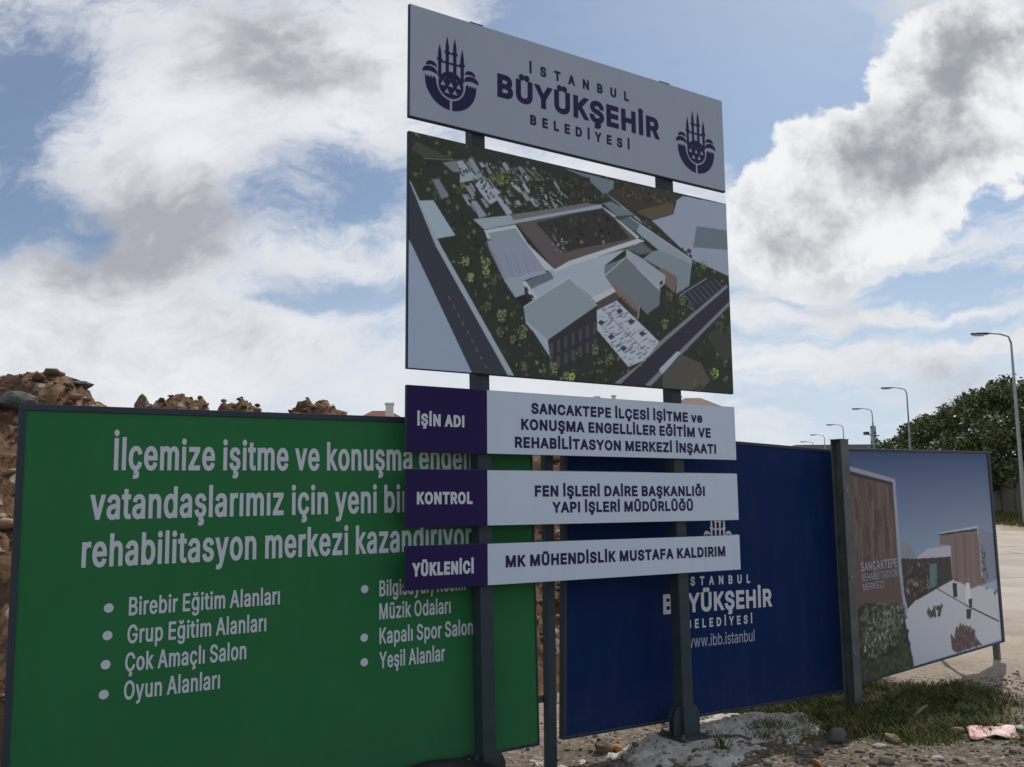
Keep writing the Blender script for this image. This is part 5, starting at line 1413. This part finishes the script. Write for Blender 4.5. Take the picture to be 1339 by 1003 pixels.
def stone(name, loc, size, m, label, cat, seed, flat=0.7, rot=0.0, sink=0.25):
    me = stone_mesh(seed, 3, flat); me.materials.append(m)
    o = bpy.data.objects.new(name, me); COL.objects.link(o)
    sx, sy, sz_ = size if isinstance(size, tuple) else (size, size, size)
    o.scale = (sx, sy, sz_); o.rotation_euler = (0, 0, rot); o.location = (loc[0], loc[1], loc[2] + sz_ * flat * (1 - sink * 2))
    return tag(o, label, cat)


M_greyrock = mat('grey_rock', (0.17, 0.165, 0.16), (0.10, 0.10, 0.10), 4, 0.9, 0.6, 12, spec=0.2)
M_brownrock = mat('brown_rock', (0.26, 0.20, 0.145), (0.16, 0.115, 0.08), 4, 0.95, 0.7, 10, spec=0.15)
M_palerock = mat('pale_rock', (0.52, 0.49, 0.44), (0.40, 0.37, 0.32), 5, 0.9, 0.5, 30, spec=0.2)
M_yellowrock = mat('yellow_rock', (0.46, 0.38, 0.25), (0.36, 0.28, 0.18), 5, 0.9, 0.5, 30, spec=0.2)
M_brick = mat('orange_brick', (0.50, 0.24, 0.09), (0.40, 0.18, 0.07), 8, 0.9, 0.4, 60, spec=0.2)


def at_px(px, py, z=0.0, depth=None):
    """world point seen in direction (px, py) of the survey picture, on the plane z or at a forward distance"""
    d = fwd + rt * ((px - 669.5) / FPX) + up * ((501.5 - py) / FPX)
    t_ = (z - CAM_H) / d.z if depth is None else depth / d.y
    return Vector((0, 0, CAM_H)) + d * t_


for (px, py, sz_, m_, lab, sd) in (
        (1092, 968, (0.10, 0.075, 0.085), M_greyrock, 'mottled dark grey lump of rock at the right end of the concrete footing', 1),
        (1165, 966, (0.075, 0.05, 0.05), M_yellowrock, 'yellowish flat stone lying in front of the dark grass patch', 2),
        (1250, 956, (0.055, 0.045, 0.04), M_yellowrock, 'small yellowish stone left of the torn pink sheet', 3),
        (1308, 945, (0.032, 0.03, 0.032), M_palerock, 'small white stone just behind the torn pink sheet', 4),
        (1334, 947, (0.075, 0.045, 0.035), M_palerock, 'flat white stone at the right edge behind the torn pink sheet', 5),
        (1150, 976, (0.055, 0.035, 0.03), M_palerock, 'pale flat stone nearer than the yellowish flat stone', 6),
        (1225, 993, (0.05, 0.035, 0.03), M_palerock, 'grey white stone chip at the bottom below the torn pink sheet', 7),
        (845, 998, (0.085, 0.05, 0.04), M_palerock, 'pale broken slab at the bottom edge left of the concrete footing', 8),
        (1068, 998, (0.055, 0.03, 0.03), M_brick, 'orange brick fragment at the bottom edge in front of the footing', 9),
        (806, 966, (0.045, 0.04, 0.035), M_brick, 'small orange brown clod under the blue board near its left end', 10),
        (790, 967, (0.09, 0.06, 0.07), M_brownrock, 'dark brown clod of earth under the lower edge of the blue board', 11)):
    p = at_px(px, py); p.z = gz(p.x, p.y)
    stone('stone' if m_ not in (M_brick,) else 'brick_fragment', p, sz_, m_, lab, 'stone' if m_ != M_brick else 'brick fragment', sd, 0.8, sd * 0.9, 0.2)

# boulders and slabs along the top of the bank
for (px, py, dep, sz_, m_, lab, sd, fl) in (
        (184, 525, -0.1, (0.10, 0.10, 0.15), M_brownrock, 'upright rounded boulder standing alone on the bank between two soil heaps', 21, 1.0),
        (14, 524, -0.9, (0.22, 0.18, 0.13), M_greyrock, 'large grey flat rock at the far left above the green board', 22, 0.8),
        (72, 499, -0.2, (0.26, 0.18, 0.10), M_greyrock, 'grey flat rock lying on the crest of the tallest soil heap', 23, 0.8),
        (96, 520, -0.35, (0.22, 0.16, 0.12), M_greyrock, 'grey slab of rock on the right flank of the tallest heap', 24, 0.7),
        (112, 503, -0.05, (0.085, 0.08, 0.09), M_greyrock, 'dark round rock near the crest of the tallest heap', 25, 1.0),
        (129, 516, -0.05, (0.075, 0.07, 0.07), M_greyrock, 'small dark rock low on the right flank of the tallest heap', 26, 0.9),
        (352, 540, -0.1, (0.075, 0.06, 0.07), M_brownrock, 'small brown rock in the dip right of the middle soil heap', 27, 0.9),
        (366, 540, -0.1, (0.06, 0.05, 0.06), M_brownrock, 'tiny brown rock left of the rightmost soil heap', 28, 0.9)):
    d_ = at_px(px, py, depth=10.0); d_.z = 0; k_ = d_.x / d_.y      # where this bearing crosses the crest
    s_ = (k_ * MO.y - MO.x) / (MU.x - k_ * MU.y); t_ = dep
    p = MO + MU * s_ + MN * t_; p.z = float(mound_z(np.array([s_]), np.array([t_]))[0])
    stone('boulder', p, sz_, m_, lab, 'boulder', sd, fl, sd, 0.1)

# torn pink and white sheet on the dirt
tp = [at_px(*q) for q in ((1264, 951), (1326, 948), (1334, 960), (1268, 964))]
nU, nV = 14, 6
V, F = [], []
for j in range(nV):
    for i in range(nU):
        a, b = i / (nU - 1), j / (nV - 1); p = (tp[0] * (1 - a) + tp[1] * a) * (1 - b) + (tp[3] * (1 - a) + tp[2] * a) * b
        V.append((p.x, p.y, gz(p.x, p.y) + 0.018 + 0.010 * math.sin(a * 9 + b * 3) + 0.012 * (1 - b)))
for j in range(nV - 1):
    for i in range(nU - 1): q = j * nU + i; F.append((q, q + 1, q + nU + 1, q + nU))
o = mesh_obj('torn_sheet', V, F, mat('pink_plastic', (0.55, 0.22, 0.20), (0.72, 0.60, 0.56), 9, 0.6, spec=0.3), None, True)
md = o.modifiers.new('thick', 'SOLIDIFY'); md.thickness = 0.004
tag(o, 'torn pink and white plastic sheet lying on the dirt by the road', 'rubbish')
a, b = at_px(1195, 938), at_px(1212, 927)
tag(MB().tube([(a.x, a.y, gz(a.x, a.y) + 0.03), ((a.x + b.x) / 2, (a.y + b.y) / 2, gz(a.x, a.y) + 0.05), (b.x, b.y, gz(b.x, b.y) + 0.06)], [0.012, 0.016, 0.010], 7).obj('wood_scrap', mat('old_wood', (0.24, 0.16, 0.11), (0.17, 0.11, 0.08), 20, 0.9)), 'short brown scrap of wood lying in the dark grass', 'wood scrap')

# tyre lying in front of the left sign post
TY = (-0.37, 5.55); ty = empty('tyre', (TY[0], TY[1], gz(*TY) - 0.01), 'black rubber tyre lying flat in front of the left post of the tall sign', 'tyre')
prof = [(0.20, 0.03), (0.19, 0.05), (0.19, 0.15), (0.205, 0.175), (0.25, 0.195), (0.285, 0.185), (0.305, 0.165), (0.31, 0.14), (0.31, 0.06), (0.305, 0.035), (0.285, 0.015), (0.25, 0.005), (0.21, 0.01)]
NS = 64; V, F = [], []
for i in range(NS):
    a = 2 * math.pi * i / NS
    for r_, z_ in prof: V.append((r_ * math.cos(a), r_ * math.sin(a), z_))
np_ = len(prof)
for i in range(NS):
    for j in range(np_): F.append((i * np_ + j, ((i + 1) % NS) * np_ + j, ((i + 1) % NS) * np_ + (j + 1) % np_, i * np_ + (j + 1) % np_))
M_rubber = mat('black_rubber', (0.014, 0.014, 0.015), (0.022, 0.021, 0.02), 9, 0.6, 0.2, 50, spec=0.4)
mesh_obj('carcass', V, F, M_rubber, ty, True)
tr_ = MB()
for i in range(60):
    a = 2 * math.pi * i / 60; c, s_ = math.cos(a), math.sin(a)
    vs = []
    for rr_ in (0.308, 0.318):
        for (da, zz) in ((-0.035, 0.045), (0.02, 0.045), (0.035, 0.155), (-0.02, 0.155)): vs.append((rr_ * math.cos(a + da), rr_ * math.sin(a + da), zz))
    tr_.add(vs, [(0, 1, 2, 3), (4, 7, 6, 5), (0, 4, 5, 1), (1, 5, 6, 2), (2, 6, 7, 3), (3, 7, 4, 0)])
tr_.obj('tread', M_rubber, ty)

# ------------------------------------------------------------------ grass and weeds
def blades(pts, hgt, rg, width=0.006, lean=0.5):
    n = len(pts); a = rg.uniform(0, 2 * np.pi, n); b = rg.uniform(0, 2 * np.pi, n); h = hgt * rg.uniform(0.45, 1.2, n); w = width * rg.uniform(0.6, 1.3, n)
    dx, dy = np.cos(a), np.sin(a); lx, ly = np.cos(b) * lean * h, np.sin(b) * lean * h
    P = np.asarray(pts)
    V = np.zeros((n, 6, 3))
    for k_, (f, ww) in enumerate(((0, 1), (0.55, 0.75), (1.0, 0.12))):
        for sgn in (0, 1):
            sg_ = -1 if sgn == 0 else 1
            V[:, k_ * 2 + sgn, 0] = P[:, 0] + sg_ * dx * w * ww + lx * f * f; V[:, k_ * 2 + sgn, 1] = P[:, 1] + sg_ * dy * w * ww + ly * f * f; V[:, k_ * 2 + sgn, 2] = P[:, 2] + h * f * (1 - 0.25 * lean * f)
    F = np.array([[0, 1, 3, 2], [2, 3, 5, 4]])[None] + (np.arange(n) * 6)[:, None, None]
    return V.reshape(-1, 3), F.reshape(-1, 4)


M_grass = mat('grass_blade', (0.060, 0.085, 0.020), (0.15, 0.135, 0.055), 5.0, 0.7, spec=0.2, island=0.45)
n = 80000
x = rg.uniform(1.2, 5.4, n); y = rg.uniform(6.2, 10.4, n)
keep = grass_mask(x, y) * (0.55 + 0.9 * (fbm(x * 3, y * 3, 70) - 0.2)) > rg.uniform(0.15, 0.9, n)
x, y = x[keep], y[keep]
V, F = blades(np.stack([x, y, ground_z(x, y) - 0.01], 1), 0.045 + 0.075 * fbm(x * 4, y * 4, 90) ** 1.5 * 1.6, rg, 0.0042, 0.8)
tag(np_mesh('grass', V, F, M_grass), 'low dark green grass growing in front of the picture board', 'grass', kind='stuff')
n = 9000
y = rg.uniform(30, 62, n); x = road_right(y) + rg.uniform(0.1, 2.4, n)
V, F = blades(np.stack([x, y, ground_z(x, y)], 1), 0.22, rg, 0.02, 0.6)
tag(np_mesh('verge_grass', V, F, mat('dry_grass', (0.16, 0.15, 0.06), (0.10, 0.11, 0.04), 1.0, 0.8, spec=0.15, island=0.4)), 'dry grass growing on the roadside verge below the wall', 'grass', kind='stuff')
M_weed = mat('weed_leaf', (0.075, 0.10, 0.035), (0.11, 0.125, 0.05), 5, 0.7, spec=0.2, island=0.3)
for (px, py, h_, nb, lab) in ((943, 979, 0.16, 34, 'tall grassy weed right of the base plate of the sign'), (921, 984, 0.09, 20, 'short grassy weed close below the sign base plate'), (1022, 972, 0.13, 9, 'thin upright weed growing from the middle of the footing'),
                              (1034, 988, 0.09, 16, 'small curled weed on the front edge of the footing'), (1262, 930, 0.08, 60, 'low green tuft at the right end of the grass patch')):
    p = at_px(px, py); c = np.stack([p.x + rg.normal(0, 0.022, nb), p.y + rg.normal(0, 0.022, nb), np.full(nb, max(gz(p.x, p.y), -0.02) + 0.0)], 1)
    V, F = blades(c, h_, rg, 0.0045, 0.75); tag(np_mesh('weed', V, F, M_weed), lab, 'weed')

# ------------------------------------------------------------------ street lamps along the road
M_pole = mat('lamp_pole', (0.36, 0.375, 0.385), (0.29, 0.305, 0.315), 3, 0.55, spec=0.3)
M_head = mat('lamp_housing', (0.06, 0.065, 0.07), None, rough=0.5)
M_lens = mat('lamp_lens', (0.55, 0.56, 0.55), None, rough=0.3)
lamp = empty('street_lamp', (0, 0, 0)); H_ = 8.5
po = MB().tube([(0, 0, -0.3), (0, 0, 0.9), (0, 0, H_ * 0.6), (0, 0, H_ - 0.25)], [0.10, 0.095, 0.07, 0.048], 12).obj('pole', M_pole, lamp, smooth=True)
MB().box(-0.20, 0.20, -0.20, 0.20, 0.0, 0.03).obj('base_flange', M_pole, po)
MB().tube([(0, 0, H_ - 0.26), (-0.10, 0, H_ + 0.04), (-0.45, 0, H_ + 0.16), (-1.05, 0, H_ + 0.22)], [0.046, 0.04, 0.036, 0.032], 10).obj('arm', M_pole, lamp, smooth=True)
hd_ = MB()
hd_.hprism([(-0.95, -0.07), (-1.1, -0.14), (-1.5, -0.16), (-1.72, -0.10), (-1.76, 0), (-1.72, 0.10), (-1.5, 0.16), (-1.1, 0.14), (-0.95, 0.07)], H_ + 0.15, H_ + 0.24)
ho = hd_.obj('lamp_head', M_head, lamp, bevel=0.03)
MB().hprism([(-1.18, -0.10), (-1.5, -0.12), (-1.66, -0.06), (-1.66, 0.06), (-1.5, 0.12), (-1.18, 0.10)], H_ + 0.10, H_ + 0.149).obj('lens', M_lens, ho)
SPOT = ((1329, 41.0, 'nearest street lamp with bent arm, tall against the trees at the right edge'), (1187, 63.5, 'street lamp rising behind the left end of the tree row, second nearest'),
        (1140, 81.0, 'street lamp standing in line with the utility pole'), (1101, 98.0, 'street lamp standing behind the steel beam post'),
        (1076, 113.0, 'small distant street lamp left of the steel beam post'), (1061, 126.0, 'farthest tiny street lamp above the blue board'))
for i, (px, d, lab) in enumerate(SPOT):
    o = lamp if i == 0 else copy_tree(lamp)
    x_ = (px - 669.5) / FPX * d * 1.004 + 0.02 * d * 0
    o.location = (x_, d, float(base_z(x_, d))); o.rotation_euler = (0, 0, R(-14 + 10)); tag(o, lab, 'street lamp', 'street lamps along the road')

# utility pole with floodlight, grey block behind
ux, uy = (1142 - 669.5) / FPX * 92, 92
up_ = empty('utility_pole', (ux, uy, 1.1), 'lattice utility pole carrying a small floodlight on its left', 'utility pole')
b_ = MB()
for (lx, ly) in ((-0.25, -0.25), (0.25, -0.25), (0.25, 0.25), (-0.25, 0.25)): b_.tube([(lx * 1.5, ly * 1.5, 0), (lx * 0.6, ly * 0.6, 8.1)], 0.05, 6)
for i in range(9):
    z0, z1 = i * 0.9, i * 0.9 + 0.9; k0 = 0.375 - 0.225 * z0 / 8.1; k1 = 0.375 - 0.225 * z1 / 8.1; s_ = 1 if i % 2 else -1
    b_.tube([(-k0 * s_, -k0, z0), (k1 * s_, -k1, z1)], 0.03, 5); b_.tube([(-k0 * s_, k0, z0), (k1 * s_, k1, z1)], 0.03, 5)
b_.obj('lattice_tower', M_head, up_)
MB().tube([(0.0, 0, 5.6), (0.0, 0, 8.4)], 0.09, 8).obj('mast', M_head, up_)
MB().tube([(0.6, 0, 7.1), (-0.5, 0, 7.2)], 0.05, 6).obj('crossarm', M_head, up_)
MB().hprism([(-0.45, -0.15), (-0.95, -0.2), (-0.95, 0.2), (-0.45, 0.15)], 7.2, 7.5).obj('floodlight', M_head, up_)

# ------------------------------------------------------------------ buildings far behind
M_wallA = mat('cream_wall', (0.48, 0.44, 0.38), (0.42, 0.38, 0.33), 0.5, 0.9)
M_tile = mat('red_tiles', (0.22, 0.085, 0.055), (0.16, 0.065, 0.045), 3, 0.85, 0.4, 6)
M_tileb = mat('brown_tiles', (0.15, 0.085, 0.065), (0.11, 0.065, 0.05), 3, 0.85, 0.4, 6)
M_glass = mat('window_glass', (0.03, 0.04, 0.05), None, rough=0.15)
M_trim = mat('white_trim', (0.7, 0.7, 0.68), None, rough=0.7)
M_block = mat('grey_block_wall', (0.20, 0.22, 0.235), (0.17, 0.185, 0.2), 0.4, 0.85)


def house(name, loc, w, d, h, rh, tile, label, wins, rz=0.0, chim=()):
    r_ = empty(name, loc, label, 'house', rz=rz)
    MB().box(-w / 2, w / 2, -d / 2, d / 2, 0, h).obj('wall', M_wallA, r_)
    e = 0.5; a, b = w / 2 + e, d / 2 + e; k_ = max(w / 2 - d / 2, 0.6)
    ro = MB().add([(-a, -b, h), (a, -b, h), (a, b, h), (-a, b, h), (-k_, 0, h + rh), (k_, 0, h + rh), (-a, -b, h - 0.15), (a, -b, h - 0.15), (a, b, h - 0.15), (-a, b, h - 0.15)],
                  [(0, 1, 5, 4), (1, 2, 5), (2, 3, 4, 5), (3, 0, 4), (6, 7, 1, 0), (7, 8, 2, 1), (8, 9, 3, 2), (9, 6, 0, 3), (9, 8, 7, 6)]).obj('roof', tile, r_)
    for (cx, cy, cz, cw) in chim:
        MB().box(cx - cw, cx + cw, cy - cw, cy + cw, h + 0.2, cz).box(cx - cw - .06, cx + cw + .06, cy - cw - .06, cy + cw + .06, cz + 0.002, cz + 0.12).obj('chimney', M_trim, ro)
    for (wx, wz, ww, wh) in wins:
        wf = MB().box(wx - ww / 2 - .08, wx + ww / 2 + .08, -d / 2 - 0.06, -d / 2 - 0.003, wz - .08, wz + wh + .08).obj('window', M_trim, r_)
        MB().box(wx - ww / 2, wx + ww / 2, -d / 2 - 0.075, -d / 2 - 0.0605, wz, wz + wh).obj('pane', M_glass, wf)
    return r_


def wins(xs, zs): return [(x_, z_, 1.2, 1.3) for x_ in xs for z_ in zs]


h1 = house('house', (-8.95, 62, 1.0), 6.6, 6.2, 5.0, 2.05, M_tile, 'distant house with red hipped roof and pale chimney behind the green board', wins((-2.2, 0, 2.2), (0.9, 3.2)), 0.1, chim=((0.6, -1.0, 7.35, 0.26),))
h2 = house('house', (-6.9, 76, 1.1), 7.5, 7, 5.9, 2.0, M_tile, 'second red roofed house farther back, right of the chimney house', wins((-2.4, 0, 2.4), (0.9, 3.2)), -0.1, chim=((-0.9, -1, 8.6, 0.3),))
h3 = house('house', (13.55, 68, 1.1), 3.4, 4.4, 7.15, 1.2, M_tileb, 'distant house with brown roof seen above the top text panel', wins((-1.1, 1.1), (0.9, 3.4)), 0.05, chim=((-1.5, -1.2, 8.2, 0.3),))
h4 = house('house', (7.6, 72, 1.1), 6, 6, 7.3, 0.95, M_tileb, 'low roofed house whose chimney pots show over the top text panel', wins((-1.8, 0.2, 2.0), (0.9, 3.4)), -0.05, chim=((-0.9, -1, 8.75, 0.2), (0.5, 0.5, 9.0, 0.14)))
ab = empty('apartment_block', (43.0, 125, 1.2), 'flat roofed grey apartment block showing just above the boards near the utility pole', 'apartment block')
MB().box(-5.2, 5.2, -4, 4, 0, 7.3).obj('wall', M_block, ab)
MB().box(-5.5, 5.5, -4.3, 4.3, 7.302, 7.9).obj('roof', mat('roof_slab', (0.16, 0.17, 0.18), None, rough=0.8), ab)
for k_ in range(6):
    for z_ in (1.0, 3.1, 5.2):
        wf = MB().box(-4.5 + k_ * 1.8 - 0.6, -4.5 + k_ * 1.8 + 0.6, -4.06, -4.003, z_, z_ + 1.4).obj('window', M_trim, ab)
        MB().box(-4.5 + k_ * 1.8 - 0.5, -4.5 + k_ * 1.8 + 0.5, -4.075, -4.0605, z_ + .1, z_ + 1.3).obj('pane', M_glass, wf)

# ------------------------------------------------------------------ boundary wall and the tree row behind it
M_wall = mat('concrete_wall', (0.11, 0.105, 0.092), (0.075, 0.072, 0.064), 0.9, 0.9, 0.4, 12, spec=0.2)
bw = empty('boundary_wall', (float(road_right(44)) + 2.4, 44, 1.0), 'grey concrete panel wall along the road under the trees', 'wall')
wd = Vector((0.24, 1, 0)).normalized(); wn = Vector((-wd.y, wd.x, 0))


def wbox(mb, s0, s1, t0, t1, z0, z1):
    pts = [wd * s + wn * t for s, t in ((s0, t0), (s1, t0), (s1, t1), (s0, t1))]
    return mb.add([(p.x, p.y, z0) for p in pts] + [(p.x, p.y, z1) for p in pts], [(3, 2, 1, 0), (4, 5, 6, 7), (0, 1, 5, 4), (1, 2, 6, 5), (2, 3, 7, 6), (3, 0, 4, 7)])


for k_ in range(16):
    s0 = -4 + k_ * 2.5; zz = 0.0167 * max(s0, 0)
    if k_ < 12: wbox(MB(), s0 + 0.09, s0 + 2.41, -0.05, 0.05, -0.6 + zz, 1.62 + zz).obj('wall_panel', M_wall, bw)
    wbox(MB(), s0 - 0.085, s0 + 0.085, -0.10, 0.10, -0.6 + zz, 1.74 + zz).obj('wall_post', M_wall, bw)

M_bark = mat('bark', (0.10, 0.08, 0.06), (0.07, 0.055, 0.04), 6, 0.95, 0.6, 20)
LEAF = [mat('leaf_dark', (0.052, 0.078, 0.030), (0.092, 0.116, 0.046), 0.7, 0.6, spec=0.25, island=0.5),
        mat('leaf_mid', (0.078, 0.108, 0.040), (0.128, 0.152, 0.062), 0.7, 0.6, spec=0.25, island=0.5)]


def tree(name, loc, h, w, label, lm_, seed, nleaf=9000, leaf=0.17, low=0.12):
    rg = np.random.default_rng(seed); r_ = empty(name, loc, label, 'tree', 'trees along the boundary wall')
    tb = MB(); tb.tube([(0, 0, -0.2), (0.1, 0.05, h * 0.25), (-0.05, 0.1, h * 0.5), (0.1, 0, h * 0.8)], [0.20, 0.16, 0.11, 0.04], 9)
    lobes = []
    for k in range(22):
        a = rg.uniform(0, 2 * np.pi); f = rg.uniform(low, 0.92); rad = w * 0.5 * (math.sin(math.pi * min(f * 0.9 + 0.12, 1)) ** 0.6) * rg.uniform(0.35, 0.95)
        c = np.array([math.cos(a) * rad, math.sin(a) * rad, h * f]); lobes.append((c, rg.uniform(0.5, 1.05) * w * 0.17))
        if k < 10: tb.tube([(0, 0.05, h * 0.28 + 0.02 * k), tuple(c * np.array([0.5, 0.5, 0.8])), tuple(c)], [0.07, 0.045, 0.015], 6)
    lobes.append((np.array([0.1, 0, h * 0.9]), w * 0.13))
    tb.obj('trunk', M_bark, r_, smooth=True)
    li = rg.integers(0, len(lobes), nleaf); C = np.array([lobes[i][0] for i in li]); Rr = np.array([lobes[i][1] for i in li])
    d = rg.normal(size=(nleaf, 3)); d /= np.linalg.norm(d, axis=1)[:, None]
    P = C + d * (Rr * rg.uniform(0.35, 1.12, nleaf) ** 0.7)[:, None] * np.array([1.15, 1.15, 0.85])
    u = rg.normal(size=(nleaf, 3)); u /= np.linalg.norm(u, axis=1)[:, None]; v = np.cross(u, d + rg.normal(size=(nleaf, 3)) * 0.6); v /= np.linalg.norm(v, axis=1)[:, None] + 1e-9
    sz = leaf * rg.uniform(0.5, 1.25, nleaf)[:, None]
    V = np.stack([P - u * sz, P + v * sz * 0.42, P + u * sz, P - v * sz * 0.42], 1).reshape(-1, 3)
    np_mesh('crown', V, np.arange(nleaf * 4).reshape(-1, 4), lm_, r_)
    return r_


TREES = [(1335, 49, 7.1, 6.5, 0, 'dark tree at the right edge behind the nearest street lamp'), (1305, 53.5, 7.8, 6.2, 1, 'tallest tree of the row, its top left of the nearest lamp pole'),
         (1278, 57, 7.3, 5.8, 0, 'green tree just left of the tallest tree'), (1253, 62, 7.1, 6.4, 1, 'broad tree in the middle of the row'),
         (1232, 66, 7.0, 5.8, 0, 'rounded dark tree right of the second street lamp'), (1211, 72, 7.1, 6.4, 1, 'green tree beside the second street lamp pole'),
         (1193, 80, 7.0, 6.6, 0, 'darker tree standing behind the second street lamp'), (1172, 88, 6.3, 7.5, 1, 'low tree left of the second street lamp'),
         (1154, 97, 5.9, 7.2, 1, 'leftmost low tree of the row, next to the utility pole')]
for i, (px, d, h_, w_, lm_, lab) in enumerate(TREES):
    x_ = (px - 669.5) / FPX * d * 1.01
    tree('roadside_tree', (x_, d, float(base_z(x_, d))), h_, w_, lab, LEAF[lm_], 100 + i, 9000, 0.17 + 0.0012 * (d - 49))
